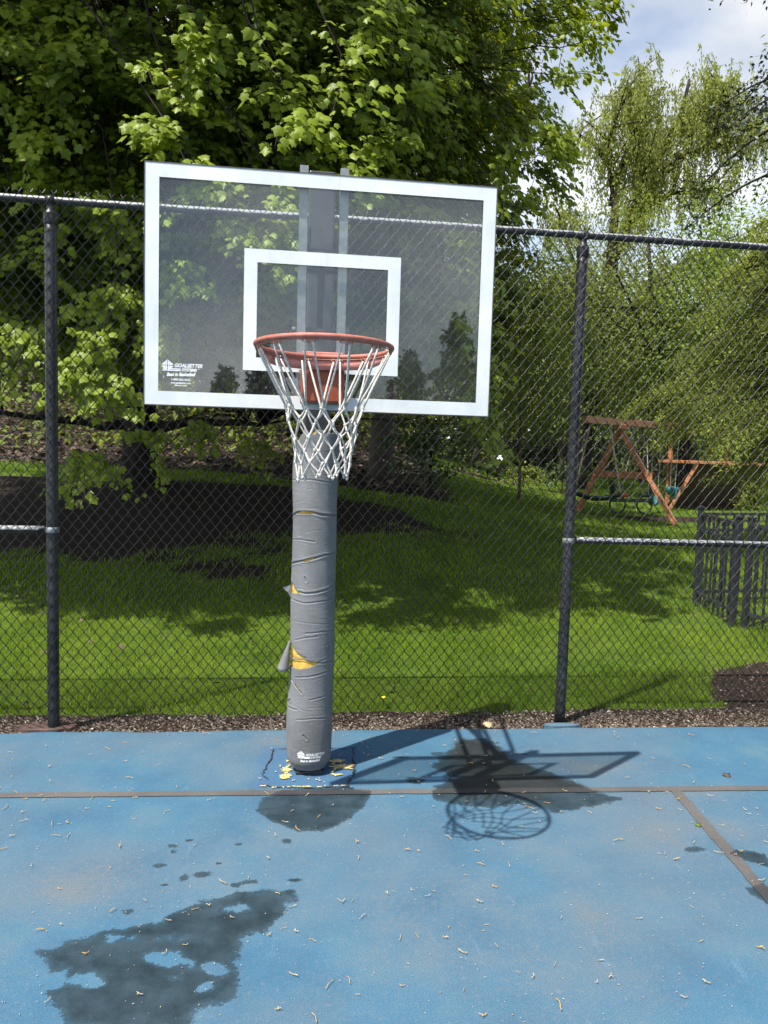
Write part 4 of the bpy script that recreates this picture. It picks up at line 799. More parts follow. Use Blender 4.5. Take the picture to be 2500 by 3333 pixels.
for (x, y, sx, sy, mt) in ((PX[2]-.02, 4.465, .11, .032, 0), ):
    n = 20; a = np.linspace(0, 6.28, n, endpoint=False); P = np.stack([x+sx*np.cos(a)*rng.uniform(.8, 1.15, n), y+sy*np.sin(a)*rng.uniform(.8, 1.15, n), np.full(n, .004)], -1)
    P2 = P.copy(); P2[:, 2] = -.05; V = np.concatenate([P, P2, [[x, y, .009]]]); j = np.arange(n); j2 = (j+1) % n
    mb.add(V, np.stack([j, n+j, n+j2, j2], -1)[:, ::-1], np.stack([j, j2, np.full(n, 2*n)], -1))
mb.build('footing', 'court', fence)
mb = MB()
for (x, y, sx, sy) in ((PX[1]-.05, 4.56, .17, .07), ):
    n = 24; a = np.linspace(0, 6.28, n, endpoint=False); P = np.stack([x+sx*np.cos(a)*rng.uniform(.85, 1.12, n), y+sy*np.sin(a)*rng.uniform(.85, 1.12, n), np.full(n, .004)], -1)
    P2 = P.copy(); P2[:, 2] = -.05; V = np.concatenate([P, P2, [[x, y, .012]]]); j = np.arange(n); j2 = (j+1) % n
    mb.add(V, np.stack([j, n+j, n+j2, j2], -1)[:, ::-1], np.stack([j, j2, np.full(n, 2*n)], -1))
mb.build('footing', 'footing', fence)

# ------------------------------------------------------------------ charcoal picket fence
ifn = thing('picket_fence', 'low charcoal metal picket fence on the lawn at the right', 'fence', (4.53, 8.05, 0))
def ip(x, y, top=1.10, w=.055):
    g0 = float(terrain(x, y)); p = MB().box((x-w/2, y-w/2, g0-.1), (x+w/2, y+w/2, g0+top)).build('post', 'iron', ifn, bevel=.004)
    c = MB().box((x-w/2-.008, y-w/2-.008, g0+top+.001), (x+w/2+.008, y+w/2+.008, g0+top+.02)).lathe([(.024, .02), (.024, .028), (.0, .036)], (x, y, g0+top), 10); c.build('post_cap', 'iron', ifn, bevel=.003)
def irun(a, b):
    a = np.array(a); b = np.array(b); L_ = np.linalg.norm(b-a); n = int(L_/.105)
    for z in (.16, .86, 1.04):
        MB().beam((*a, terrain(*a)+z), (*b, terrain(*b)+z), .028, .032).build('rail', 'iron', ifn)
    for i in range(1, n):
        p = a+(b-a)*i/n; g0 = float(terrain(*p)); MB().box((p[0]-.009, p[1]-.009, g0+.05), (p[0]+.009, p[1]+.009, g0+1.035)).build('picket', 'iron', ifn)
ip(4.53, 8.05); ip(4.41, 7.12); ip(4.50, 7.05); ip(4.72, 6.1); ip(6.5, 8.35)
irun((4.53, 8.05), (4.41, 7.12)); irun((4.50, 7.05), (4.72, 6.1)); irun((4.53, 8.05), (6.5, 8.35))

# ------------------------------------------------------------------ playset and swings
ps = thing('playset', 'red brown wooden playset with swing beam, raised deck and dark climbing wall', 'playset', (10, 19.3, float(terrain(10, 19.3))))
BL = np.array((6.55, 16.85, 2.46)); BR = np.array((11.2, 20.9, 2.52)); AP = np.array((7.9, 18.02, 2.40))
FFt = np.array((9.06, 17.2, .06)); RFt = np.array((7.2, 18.85, .12))
MB().beam(BL, BR, .10, .16).build('swing_beam', 'wood', ps, bevel=.008)
MB().beam(FFt, AP+(-.06, .05, .05), .19, .10).build('leg', 'wood', ps, bevel=.008)
MB().beam(RFt, AP+(.06, -.05, .03), .17, .10).build('leg', 'wood', ps, bevel=.008)
MB().beam((7.50, 18.48, 1.20), (8.56, 17.52, 1.20), .06, .16).build('cross_brace', 'wood', ps, bevel=.006)
MB().box((7.78, 17.86, 2.30), (8.06, 18.10, 2.375)).build('beam_bracket', 'wood', ps, bevel=.01)
for (x, y) in ((11.4, 22.25), (13.2, 22.25)):
    MB().box((x-.05, y-.05, float(terrain(x, y))-.1), (x+.05, y+.05, 2.75)).build('tower_post', 'wood', ps, bevel=.006)
MB().box((11.1, 20.4, 1.50), (13.4, 22.4, 1.58)).build('deck', 'wood', ps, bevel=.006)
for a, b, z in (((11.4, 22.15), (12.5, 22.15), 2.62), ((11.3, 22.05), (13.3, 22.05), 2.46), ((12.9, 22.15), (13.7, 22.15), 2.60)):
    MB().beam((*a, z), (*b, z), .05, .16).build('roof_beam', 'wood', ps, bevel=.006)
MB().beam((11.30, 20.46, 1.49), (10.75, 20.9, .10), .10, .10).build('leg', 'wood', ps, bevel=.006)
mb = MB(); a0 = np.array((11.3, 20.42, 1.48)); a1 = np.array((13.3, 20.42, 1.48)); b0_ = np.array((10.8, 21.2, .16)); b1_ = np.array((12.9, 21.2, .16)); tk = np.array((0, .03, .02))
mb.add([b0_, b1_, a1, a0, b0_+tk, b1_+tk, a1+tk, a0+tk], [[3, 2, 1, 0], [4, 5, 6, 7], [0, 1, 5, 4], [1, 2, 6, 5], [2, 3, 7, 6], [3, 0, 4, 7]]); mb.build('climbing_wall', 'shaded_wood', ps)
def on_beam(s_): return BL+(BR-BL)*s_-np.array((0, 0, .08))
def ropes(root, tops, ends, r=.012, mat='rope'):
    for a, b in zip(tops, ends): MB().tube([a, (np.asarray(a)+b)/2, b], r, 5).build('rope', mat, root)
# canoe-like fabric swing
bd = nrm(BR-BL); c0 = on_beam(.13); z = .70
sw = thing('fabric_swing', 'dark green fabric sling swing with a red roller at the left end of the beam', 'swing', (c0[0], c0[1], z))
side = np.array((-bd[1], bd[0], 0))*-1; nn = 13; mm_ = 7; V = []
hd = nrm(np.array((1, -.35, 0)))
hs_ = np.array((-hd[1], hd[0], 0))
for i in range(nn):
    u_ = -1+2*i/(nn-1)
    for j in range(mm_):
        v_ = -1+2*j/(mm_-1); V.append((c0[0], c0[1], z)+hd*.55*u_+hs_*.22*v_*(1-.5*u_*u_)+np.array((0, 0, .14*abs(u_)**2+.10*v_*v_-.12)))
V = np.array(V); ii, jj = np.meshgrid(np.arange(nn-1), np.arange(mm_-1), indexing='ij'); b_ = (ii*mm_+jj).ravel(); o = mk('sling', V, None, np.stack([b_, b_+1, b_+mm_+1, b_+mm_], -1), 'green_plastic', sw, True)
o.modifiers.new('thick', 'SOLIDIFY').thickness = .02
ropes(sw, [on_beam(.04), on_beam(.20), on_beam(.05), on_beam(.21)], [np.array((c0[0], c0[1], z+.06))+hd*s1*.52+hs_*s2*.08 for s1, s2 in ((-1, 1), (1, 1), (-1, -1), (1, -1))])
MB().tube([np.array((c0[0], c0[1], z+.05))+hd*.38, np.array((c0[0], c0[1], z+.05))+hd*.70], .045, 12).build('roller', 'red_plastic', sw, True)
# glider
c1 = on_beam(.47); z = .55
gd = thing('glider_swing', 'dark green two seat glider swing behind the front playset leg', 'swing', (c1[0], c1[1], z)); gx_ = nrm(np.array((1, .1, 0)))
c1 = np.array((c1[0]-.10, c1[1], z))
for s1 in (-1, 1):
    P = c1+gx_*s1*.38; ring = [P+gx_*.22*math.cos(a)+np.array((0, 0, .22*math.sin(a)-.12)) for a in np.linspace(0, 2*math.pi, 17)]
    MB().tube(ring, .024, 6, False).build('foot_ring', 'green_plastic', gd, True)
    MB().beam(P+(0, -.14, .13), P+(0, .14, .13), .24, .05).build('seat', 'green_plastic', gd, bevel=.015)
    MB().beam(P+gx_*s1*.14+(0, 0, .13), P+gx_*s1*.20+(0, 0, .48), .26, .05, up=(1, 0, 0)).build('seat_back', 'green_plastic', gd, bevel=.012)
MB().beam(c1-gx_*.6+(0, 0, -.02), c1+gx_*.6+(0, 0, -.02), .07, .09).build('spine', 'green_plastic', gd, bevel=.015)
ropes(gd, [on_beam(.42), on_beam(.44), on_beam(.52), on_beam(.54)], [c1-gx_*.45+(0, .08, .1), c1-gx_*.35+(0, -.08, .1), c1+gx_*.35+(0, .08, .1), c1+gx_*.45+(0, -.08, .1)], .01)
# belt swing
c2 = on_beam(.66); bs = thing('belt_swing', 'curved pale teal belt swing right of the glider', 'swing', (c2[0], c2[1], .62)); c2 = np.array((c2[0], c2[1], .62)); V = []
for i in range(11):
    a = math.pi*(i/10); q_ = c2+bd*-.24*math.cos(a)+np.array((0, 0, -.26*math.sin(a)))
    V += [q_+side*.08, q_-side*.08]
V = np.array(V); i = np.arange(10)*2; o = mk('belt_seat', V, None, np.stack([i, i+1, i+3, i+2], -1), 'teal_plastic', bs, True); o.modifiers.new('thick', 'SOLIDIFY').thickness = .015
ropes(bs, [on_beam(.62), on_beam(.70)], [c2-bd*.24, c2+bd*.24], .009)
# toddler bucket
c3 = on_beam(.86); z = .78; c3 = np.array((c3[0], c3[1], z)); tb = thing('bucket_swing', 'teal toddler bucket swing in front of the dark climbing wall', 'swing', tuple(c3))
MB().lathe([(.02, -.20), (.13, -.17), (.19, -.02), (.20, .06), (.185, .06), (.17, -.01), (.115, -.15), (.02, -.17)], c3, 16).build('bucket', 'teal_plastic', tb, True)
MB().beam(c3+(0, -.19, .02), c3+(0, -.17, -.28), .10, .03, up=(1, 0, 0)).build('t_bar', 'teal_plastic', tb, bevel=.008)
ropes(tb, [on_beam(.82), on_beam(.90)], [c3-bd*.17+(0, 0, .05), c3+bd*.17+(0, 0, .05)], .01)

# ------------------------------------------------------------------ basketball hoop
CX, CY = 0.118, 3.885
hoop = thing('basketball_hoop', 'basketball hoop with a glass backboard and red rim on a torn grey padded pole', 'basketball hoop', (CX, CY, 0))
pole = MB().box((CX-.0635, CY-.0635, -.05), (CX+.0635, CY+.0635, 2.99)).build('pole', 'black_metal', hoop, bevel=.008)
mb = MB()
mb.box((CX-.070, CY-.070, .0045), (CX+.070, CY+.070, .016)); mb.build('base_plate', 'black_metal', hoop, bevel=.003)
# board frame of reference
BYAW = .0097; BC = np.array((0.1096, 3.0994, 1.8138)); ex_ = np.array((math.cos(BYAW), math.sin(BYAW), 0)); ey_ = np.array((-math.sin(BYAW), math.cos(BYAW), 0)); ez_ = np.array((0, 0, 1.))
BWd, BH = 1.372, .9146
def bp(u, v, d=0): return BC+ex_*u+ez_*v+ey_*d
def bbox(mb, u0, u1, v0, v1, d0, d1):
    V = [bp(u, v, d) for d in (d0, d1) for u, v in ((u0, v0), (u1, v0), (u1, v1), (u0, v1))]
    return mb.add(V, [[0, 1, 2, 3], [7, 6, 5, 4], [0, 4, 5, 1], [1, 5, 6, 2], [2, 6, 7, 3], [3, 7, 4, 0]])
h_ = BWd/2
board = bbox(MB(), -h_+.004, h_-.004, .004, BH-.004, 0, .010).build('backboard', 'glass', hoop)
mb = MB(); bw_ = .0555
bbox(mb, -h_+.003, h_-.003, .003, bw_, -.0025, -.0005); bbox(mb, -h_+.003, h_-.003, BH-bw_, BH-.003, -.0025, -.0005)
bbox(mb, -h_+.003, -h_+bw_, bw_, BH-bw_, -.0025, -.0005); bbox(mb, h_-bw_, h_-.003, bw_, BH-bw_, -.0025, -.0005)
def child(o, par): o.parent = par; o.matrix_parent_inverse = Matrix.Identity(4); return o
bo = mb.build('board_border', 'board_white'); child(bo, board)
mb = MB(); u0, u1, v0, v1 = -.309, .304, .149, .615; s_ = .0505
bbox(mb, u0, u1, v0, v0+s_, -.0025, -.0005); bbox(mb, u0, u1, v1-s_, v1, -.0025, -.0005); bbox(mb, u0, u0+s_, v0+s_, v1-s_, -.0025, -.0005); bbox(mb, u1-s_, u1, v0+s_, v1-s_, -.0025, -.0005)
child(mb.build('target_square', 'board_white'), board)
mb = MB(); f_ = .022
bbox(mb, -h_, h_, -.0, .0035, -.004, .030); bbox(mb, -h_, h_, BH-.0035, BH, -.004, .030); bbox(mb, -h_, -h_+.0035, .0035, BH-.0035, -.004, .030); bbox(mb, h_-.0035, h_, .0035, BH-.0035, -.004, .030)
bbox(mb, -h_+.004, h_-.004, .0035, .0035+f_, .012, .030); bbox(mb, -h_+.004, h_-.004, BH-.0035-f_, BH-.0035, .012, .030)
bbox(mb, -h_+.004, -h_+.004+f_, .0035+f_, BH-.0035-f_, .012, .030); bbox(mb, h_-.004-f_, h_-.004, .0035+f_, BH-.0035-f_, .012, .030)
child(mb.build('board_frame', 'frame_grey'), board)

# lettering -----------------------------------------------------------------
def text_mesh(s, size, bold=0.0, shear=0.0, align='LEFT', sx=1.0):
    cu = bpy.data.curves.new('lettering', 'FONT'); cu.body = s; cu.size = size; cu.offset = bold; cu.shear = shear; cu.align_x = align; cu.resolution_u = 3
    ob = bpy.data.objects.new('lettering', cu); COL.objects.link(ob); dg = bpy.context.evaluated_depsgraph_get(); dg.update()
    me = ob.evaluated_get(dg).to_mesh(); V = np.array([v.co[:] for v in me.vertices]).reshape(-1, 3); me.calc_loop_triangles(); F = np.array([t_.vertices[:] for t_ in me.loop_triangles]).reshape(-1, 3)
    ob.evaluated_get(dg).to_mesh_clear(); bpy.data.objects.remove(ob); bpy.data.curves.remove(cu); V[:, 0] *= sx
    return V[:, :2], F
def logo2d(full):
    """returns lists of (V2, tris) in units where the emblem is 1 wide"""
    out_ = []
    def poly(p): 
        p = np.array(p, float); n = len(p); c = p.mean(0); j = np.arange(n); out_.append((np.concatenate([p, [c]]), np.stack([j, (j+1) % n, np.full(n, n)], -1)))
    # diamond with ball
    R_ = .115; cx_, cy_ = .145, .245
    for s1 in (-1, 1):
        for s2 in (-1, 1): 
            arc = [(cx_+s1*R_*math.cos(a), cy_+s2*R_*math.sin(a)) for a in np.linspace(0.12, 1.45, 9)]
            o_ = [(cx_+s1*(.175-.175*k/8), cy_+s2*(.02+.145*k/8)) for k in range(9)]
            V = np.array(arc+o_); k = np.arange(8); out_.append((V, np.concatenate([np.stack([k, k+1, k+10], -1), np.stack([k, k+10, k+9], -1)])))
    # ball quarters leave thin seams
    for s1 in (-1, 1):
        for s2 in (-1, 1):
            for (a0, a1) in ((0.02, .45), (.55, .97)):
                r1 = R_*.93; P = [(cx_+s1*(.008+r1*a0*math.cos(t_)), cy_+s2*(.008+r1*.95*math.sin(t_))) for t_ in np.linspace(0, 1.5, 7)]
                Q = [(cx_+s1*(.008+r1*a1*math.cos(t_)), cy_+s2*(.008+r1*.95*math.sin(t_))) for t_ in np.linspace(0, 1.5, 7)]
                V = np.array(P+Q); k = np.arange(6); out_.append((V, np.concatenate([np.stack([k, k+1, k+8], -1), np.stack([k, k+8, k+7], -1)])))
    for yy, xa, xb in ((.15, .02, .10), (.105, .0, .14)): poly([(xa, yy-.015), (xb+.02, yy-.015), (xb-.01, yy+.015), (xa+.012, yy+.015)])
    for yy, xa, xb in ((.15, .20, .52), (.105, .16, .51)): poly([(xa, yy-.015), (xb, yy-.015), (xb+.01, yy+.015), (xa+.03, yy+.015)])
    for s, sz, x, y, sx in (('GOALSETTER', .145, .335, .205, .92), ('SYSTEMS', .115, .545, .09, .95)):
        V, F = text_mesh(s, sz, .0055, .22, sx=sx); out_.append((V+(x, y), F))
    V, F = text_mesh('TM', .035, .001, .0); out_.append((V+(1.0, .15), F))
    V, F = text_mesh('Best in Basketball', .135, .006, .35, sx=.84); a = V[:, 0]*.03; out_.append((V+np.stack([0*a+.12, .0*a-.06+a], -1), F))
    if full:
        for s, sz, y in (('1-800-362-4625', .085, -.18), ('www.goalsetter.com', .068, -.27), ('Patent # 5,211,393', .045, -.335)):
            V, F = text_mesh(s, sz, .0025, 0, 'CENTER'); out_.append((V+(.52, y), F))
    return out_
def flat_logo(scale, origin, f3, name, mat, parent, full, dense=False):
    mb = MB()
    for V, F in logo2d(full): mb.add(np.array([f3(origin[0]+x*scale, origin[1]+y*scale) for x, y in V]), None, F)
    o = mb.build(name, mat); child(o, parent); return o
flat_logo(.134, (-.6155, .122), lambda x, y: bp(x, y, -.0015), 'maker_decal', 'white_text', board, True)

# mounting channels, arms
for u in (-.0845, .0755):
    mb = MB(); bbox(mb, u-.0135, u+.0135, .0, BH+.040, .033, .036); bbox(mb, u-.0165, u-.0136, .0, BH+.040, .033, .075); bbox(mb, u+.0136, u+.0165, .0, BH+.040, .033, .075)
    mb.build('board_upright', 'steel_light', hoop)
    for (vb, zp) in ((.70, 2.66), (.30, 2.26)):
        uu = u+(.030 if u < 0 else -.030)
        mb = MB().beam(bp(uu, vb, .06), np.array((CX+(-.075 if u < 0 else .075), CY+.02, zp)), .008, .055); mb.build('support_arm', 'black_metal', hoop, bevel=.002)
for v, r_, d_ in ((.635, .017, .085), (.600, .009, .060), (.565, .012, .085), (.325, .014, .085), (.297, .006, .06)):
    mb = MB().tube([bp(-.065, v, d_), bp(.055, v, d_)], r_, 10); mb.build('cross_tube', 'black_metal' if r_ > .01 else 'grey_metal', hoop, True)
for u, v in ((-.120, .62), (-.120, .325), (.108, .62), (.108, .325)):
    mb = MB().tube([bp(u, v, .05), bp(u+(.015 if u < 0 else -.015), v, .05)], .007, 8); mb.build('bolt', 'steel_light', hoop, True)
mb = MB().beam((CX-.0, CY-.02, 2.20), bp(-.005, .62, .10), .03, .05); mb.build('height_adjuster', 'black_metal', hoop, bevel=.004)
for z in (2.26, 2.66):
    MB().box((CX-.082, CY-.02, z-.04), (CX-.0665, CY+.06, z+.04)).build('arm_lug', 'black_metal', hoop); MB().box((CX+.0665, CY-.02, z-.04), (CX+.082, CY+.06, z+.04)).build('arm_lug', 'black_metal', hoop)

# rim -----------------------------------------------------------------------
RC = np.array((0.1015, 2.682, 2.013)); RR = .2325; TILT = -math.radians(1.6)
rim = bpy.data.objects.new('rim', None); COL.objects.link(rim); rim.parent = hoop; rim.matrix_parent_inverse = Matrix.Translation(-hoop.location); rim.empty_display_size = .1
bpy.data.objects.remove(rim)
def rp(a, r, z): 
    x = r*math.cos(a); y = r*math.sin(a); return RC+ex_*x+ey_*(y*math.cos(TILT))+ez_*(y*math.sin(TILT)+z)
ring = [rp(a, RR, 0) for a in np.linspace(0, 2*math.pi, 73)]
V = []; n = 12
mb = MB()
for i in range(72):
    a = 2*math.pi*i/72
    for j in range(n): b = 2*math.pi*j/n; V.append(rp(a, RR+.0085*math.cos(b), .0085*math.sin(b)))
i = np.arange(72)[:, None]; j = np.arange(n)[None]; i2 = (i+1) % 72; j2 = (j+1) % n
mb.add(V, np.stack([i*n+j, i2*n+j, i2*n+j2, i*n+j2], -1).reshape(-1, 4)); rim = mb.build('rim', 'rim_red', hoop, True)
# skirt under the rear half of the ring
mb = MB(); A_ = np.linspace(math.radians(90-98), math.radians(90+98), 41); V = []
for a in A_:
    d = abs(math.degrees(a)-90); hh = .040*float(sstep(98, 40, d))+.003
    for z in (-.006, -.006-hh): V += [rp(a, RR-.001, z), rp(a, RR+.003, z)]
V = np.array(V); k = np.arange(40)*4
mb.add(V, np.concatenate([np.stack([k, k+2, k+6, k+4], -1), np.stack([k+1, k+5, k+7, k+3], -1), np.stack([k+2, k+3, k+7, k+6], -1), np.stack([k, k+4, k+5, k+1], -1)])); child(mb.build('brace_skirt', 'rim_pink', None, True), rim)
mb = MB(); bbox(mb, -.082, .072, .186, .212, -.172, -.004); child(mb.build('top_plate', 'rim_pink', bevel=.003), rim)
mb = MB(); bbox(mb, -.084, .078, .025, .1855, -.168, -.0045); bk = child(mb.build('mounting_bracket', 'bracket', bevel=.006), rim)
mb = MB(); bbox(mb, -.092, -.0845, .13, .145, -.14, -.12); child(mb.build('bracket_bolt', 'steel_light'), rim)
mb = MB()
for k in range(12):
    a0 = 2*math.pi*(k+.5)/12
    for s1 in (-1, 1):
        for s2 in (0, 1):
            a = a0+s1*.062+(s2-.5)*.045
    P = []
    for t_ in np.linspace(-1, 1, 21):
        a = a0+t_*.125; z = -.0105-.012*max(0, math.cos(t_*math.pi*2.5))*(1 if abs(t_) < .8 else 0); P.append(rp(a, RR-.004, z))
    mb.tube(P, .0028, 5)
A2 = np.linspace(0, 2*math.pi, 97); mb.tube([rp(a, RR-.004, -.011) for a in A2], .0024, 5, False)
child(mb.build('net_hooks', 'rim_red', None, True), rim)

# net -------------------------------------------------------------------------
nr = np.random.default_rng(12); mb = MB()
rows = [(.128, -.208), (.119, -.258), (.110, -.305), (.102, -.352), (.097, -.398)]
def np_(a, r, z): return RC+np.array((r*math.cos(a)+.008*(z/-.4), r*math.sin(a)+.012*(z/-.4), z))
K = [[np_(2*math.pi*(k+(0.5 if i % 2 else 0))/12+nr.normal(0, .035), r*(1+nr.normal(0, .05)), z+nr.normal(0, .006)) for k in range(12)] for i, (r, z) in enumerate(rows)]
def cord(a, b, r=.0034, sl=.006):
    m = (a+b)/2+nr.normal(0, sl*.5, 3)+np.array((0, 0, -sl)); t_ = np.linspace(0, 1, 7)[:, None]; P = (1-t_)**2*a+2*(1-t_)*t_*m+t_*t_*b; mb.tube(P, r*nr.uniform(.9, 1.15), 6)
for k in range(12):
    a0 = 2*math.pi*(k+.5)/12
    cord(rp(a0-.055, RR-.006, -.020), K[0][k], .0036, .002); cord(rp(a0+.055, RR-.006, -.020), K[0][(k+1) % 12], .0036, .002)
    mb.tube([rp(a0-.055, RR-.006, -.020), rp(a0-.05, RR-.010, -.013), rp(a0-.045, RR-.002, -.017)], .0034, 5)
for i in range(4):
    for k in range(12):
        b0, b1 = (k, (k-1) % 12) if i % 2 == 0 else (k, (k+1) % 12)
        cord(K[i][k], K[i+1][b0]); cord(K[i][k], K[i+1][b1])
for i in range(5):
    for k in range(12):
        p = K[i][k]; d = nr.normal(0, .003, 3); mb.tube([p+(0, 0, .008)+d, p+(0, 0, .003), p-(0, 0, .003), p-(0, 0, .008)-d], [.0036, .0062, .0062, .0036], 7)
for k in range(12):
    p, q_ = K[4][k], K[4][(k+1) % 12]; c_ = (p+q_)/2+np.array((nr.normal(0, .005), nr.normal(0, .005), -.045+nr.normal(0, .005))); side_ = nrm(q_-p)*.006
    for a, s1 in ((p, -1), (q_, 1)): mb.tube(bez(a, a+(c_-a)*.4+(0, 0, -.006), c_+side_*s1*1.4+(0, 0, .014), c_+side_*s1*.4, 8), .0034, 6)
    mb.tube([c_+side_*-.6, c_-(0, 0, .010), c_+side_*.6], .0040, 6)
net = mb.build('net', 'net', hoop, True)

# pad -------------------------------------------------------------------------
PR = .113; Z0, Z1 = .030, 1.765
CREASE = [  # polylines of (t across the visible width, z), groove depth
    ([(-.05, 1.318), (.05, 1.333), (.13, 1.345), (.45, 1.348), (.62, 1.338), (1.0, 1.325)], .007), ([(-.05, 1.075), (.08, 1.092), (.28, 1.108), (.5, 1.122), (.72, 1.137), (1.0, 1.14)], .006),
    ([(.18, .948), (.32, .944), (.55, .950), (.78, .962), (.97, .980)], .006), ([(.03, .905), (.3, .895), (.65, .905), (.98, .91)], .0025), ([(.62, .593), (.8, .590), (1.0, .592)], .003),
    ([(.62, .598), (.85, .615), (1.0, .63)], .002), ([(-.05, 1.20), (.2, 1.212), (.5, 1.205)], .0022), ([(.35, .745), (.7, .752), (1.0, .74)], .0025), ([(.1, .70), (.35, .722), (.6, .73)], .002), ([(.2, .30), (.55, .312), (.9, .30)], .0022), ([(.0, 1.50), (.4, 1.51), (.8, 1.495)], .002), ([(.35, .225), (.42, .205)], .004), ([(.45, .405), (.8, .42)], .002), ([(.14, .512), (.45, .525), (.85, .545)], .003), ([(.02, .50), (.15, .465), (.29, .435)], .003), ([(.30, 1.025), (.33, 1.005)], .004), ([(.05, .80), (.5, .795), (.9, .785)], .001), ([(.02, .345), (.2, .35)], .003), ([(.0, .36), (.05, .39)], .004)]
pr = np.random.default_rng(31)
for _ in range(55):
    t0 = pr.uniform(-.1, .85); z = pr.uniform(.08, 1.7); ln = pr.uniform(.06, .35); sl_ = pr.normal(0, .03)
    CREASE.append(([(t0, z), (t0+ln/2, z+sl_*ln*.5+pr.normal(0, .004)), (t0+ln, z+sl_*ln)], pr.uniform(.0002, .0008)))
HOLE = [[(.12, 1.341), (.17, 1.354), (.30, 1.357), (.44, 1.352), (.50, 1.347), (.40, 1.339), (.25, 1.338)], [(.23, 1.106), (.33, 1.118), (.45, 1.126), (.55, 1.127), (.42, 1.113), (.33, 1.103)],
        [(-.12, .985), (.02, .990), (.06, .972), (.12, .957), (.22, .948), (.12, .938), (.0, .935), (-.12, .94)], [(-.2, .69), (.0, .690), (.06, .668), (.16, .642), (.28, .628), (.38, .622), (.37, .616), (.24, .613), (.12, .606), (.0, .596), (-.2, .60)],
        [(-.2, .590), (.0, .590), (.12, .602), (.30, .610), (.5, .604), (.66, .596), (.55, .582), (.40, .568), (.22, .558), (.0, .552), (-.2, .55)], [(.04, .498), (.08, .492), (.18, .468), (.28, .440), (.24, .444), (.12, .472)]]
def t2phi(t_): return np.arcsin(np.clip(2*np.asarray(t_, float)-1, -1, 1)) + np.where(np.asarray(t_) < 0, np.asarray(t_)*2.0, 0)
na, nz = 300, 640
ph = np.linspace(-math.pi, math.pi, na, endpoint=False); zz = np.linspace(Z0, Z1, nz); PH, ZZ = np.meshgrid(ph, zz)
def pad_top(p): return 1.742-.055*sstep(-.55, -1.1, p)+.008*np.sin(p*9)+.006*np.sin(p*23+1)
def pad_r(PH, ZZ, grooves=True):
    r = PR*(1+.028*np.sin(ZZ*5.3+1.0)*np.cos(PH+1.6)+.014*np.sin(ZZ*11+PH*1.0)+.005*np.sin(ZZ*23+PH*2+2)+.03*sstep(.9, 1.6, ZZ))
    r = r-.022*np.exp(-((ZZ-Z0)/.028)**2)-.006*np.exp(-((ZZ-1.66)/.04)**2)*(PH < 0)
    r = r-.010*sstep(-.6, -1.5, PH)*np.exp(-((ZZ-1.30)/.22)**2)+.006*np.exp(-((ZZ-.26)/.12)**2)
    if grooves:
        U = PH*PR
        for pts, dp in CREASE:
            P = np.array([(t2phi(a)*PR, b) for a, b in pts]); d = np.full(PH.shape, 1.0); sgn = np.zeros(PH.shape)
            for a, b in zip(P[:-1], P[1:]):
                e = b-a; t_ = np.clip(((U-a[0])*e[0]+(ZZ-a[1])*e[1])/(e@e+1e-12), 0, 1); dx = U-a[0]-t_*e[0]; dz = ZZ-a[1]-t_*e[1]; dd = np.hypot(dx, dz); m_ = dd < d; d = np.where(m_, dd, d); sgn = np.where(m_, np.sign(dz), sgn)
            w_ = .0026+dp*.22
            r = r-dp*1.15*np.exp(-(d/w_)**2)+dp*.30*np.exp(-((d-2.2*w_)/(1.6*w_))**2)
    return r
Rp_ = pad_r(PH, ZZ)
V = np.stack([CX+Rp_*np.sin(PH), CY-Rp_*np.cos(PH), ZZ], -1).reshape(-1, 3)
ii, jj = np.meshgrid(np.arange(nz-1), np.arange(na), indexing='ij'); j2 = (jj+1) % na
q = np.stack([ii*na+jj, ii*na+j2, (ii+1)*na+j2, (ii+1)*na+jj], -1).reshape(-1, 4)
pc = (ph[jj]+math.pi/na).ravel(); zc = ((zz[ii]+zz[ii+1])/2).ravel(); hole = np.zeros(len(q), bool)
for p in HOLE: hole |= poly_d(pc*PR, zc, [(float(t2phi(a))*PR, b) for a, b in p])+.0012*np.sin(pc*95)+.0008*np.sin(zc*900) > 0
hole |= zc > pad_top(pc)
used = q[~hole]
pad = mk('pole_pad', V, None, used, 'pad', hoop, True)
sd = pad.modifiers.new('thick', 'SOLIDIFY'); sd.thickness = .003; sd.offset = -1
# underside closing disc
n = 40; a = np.linspace(0, 2*math.pi, n, endpoint=False)
mb = MB(); mb.add(np.concatenate([np.stack([CX+.088*np.sin(a), CY-.088*np.cos(a), np.full(n, .034)], -1), [[CX, CY, .034]]]), None, np.stack([np.arange(n), (np.arange(n)+1) % n, np.full(n, n)], -1)); child(mb.build('pad_underside', 'flap'), pad)
# foam core seen through the tears
PHf, ZZf = np.meshgrid(np.linspace(-math.pi, math.pi, 140, endpoint=False), np.linspace(Z0+.006, 1.762, 360)); Rf = pad_r(PHf, ZZf, False)-.0075
Rf = Rf-.0035*np.exp(-((ZZf-.604)/.006)**2)*(PHf < .3)
topcut = 1.735+.02*np.sin(PHf*5+1)-.06*sstep(-.55, -1.2, PHf)-.03*sstep(.2, .6, PHf)
ZZc = np.minimum(ZZf, topcut)
V = np.stack([CX+Rf*np.sin(PHf), CY-Rf*np.cos(PHf), ZZc], -1).reshape(-1, 3); nzf, naf = PHf.shape
ii, jj = np.meshgrid(np.arange(nzf-1), np.arange(naf), indexing='ij'); j2 = (jj+1) % naf; q = np.stack([ii*naf+jj, ii*naf+j2, (ii+1)*naf+j2, (ii+1)*naf+jj], -1).reshape(-1, 4)
q = q[(ZZf.ravel()[q].min(1) < topcut.ravel()[q].max(1))]
mb = MB(); mb.add(V, q); child(mb.build('foam_core', 'foam', None, True), pad)
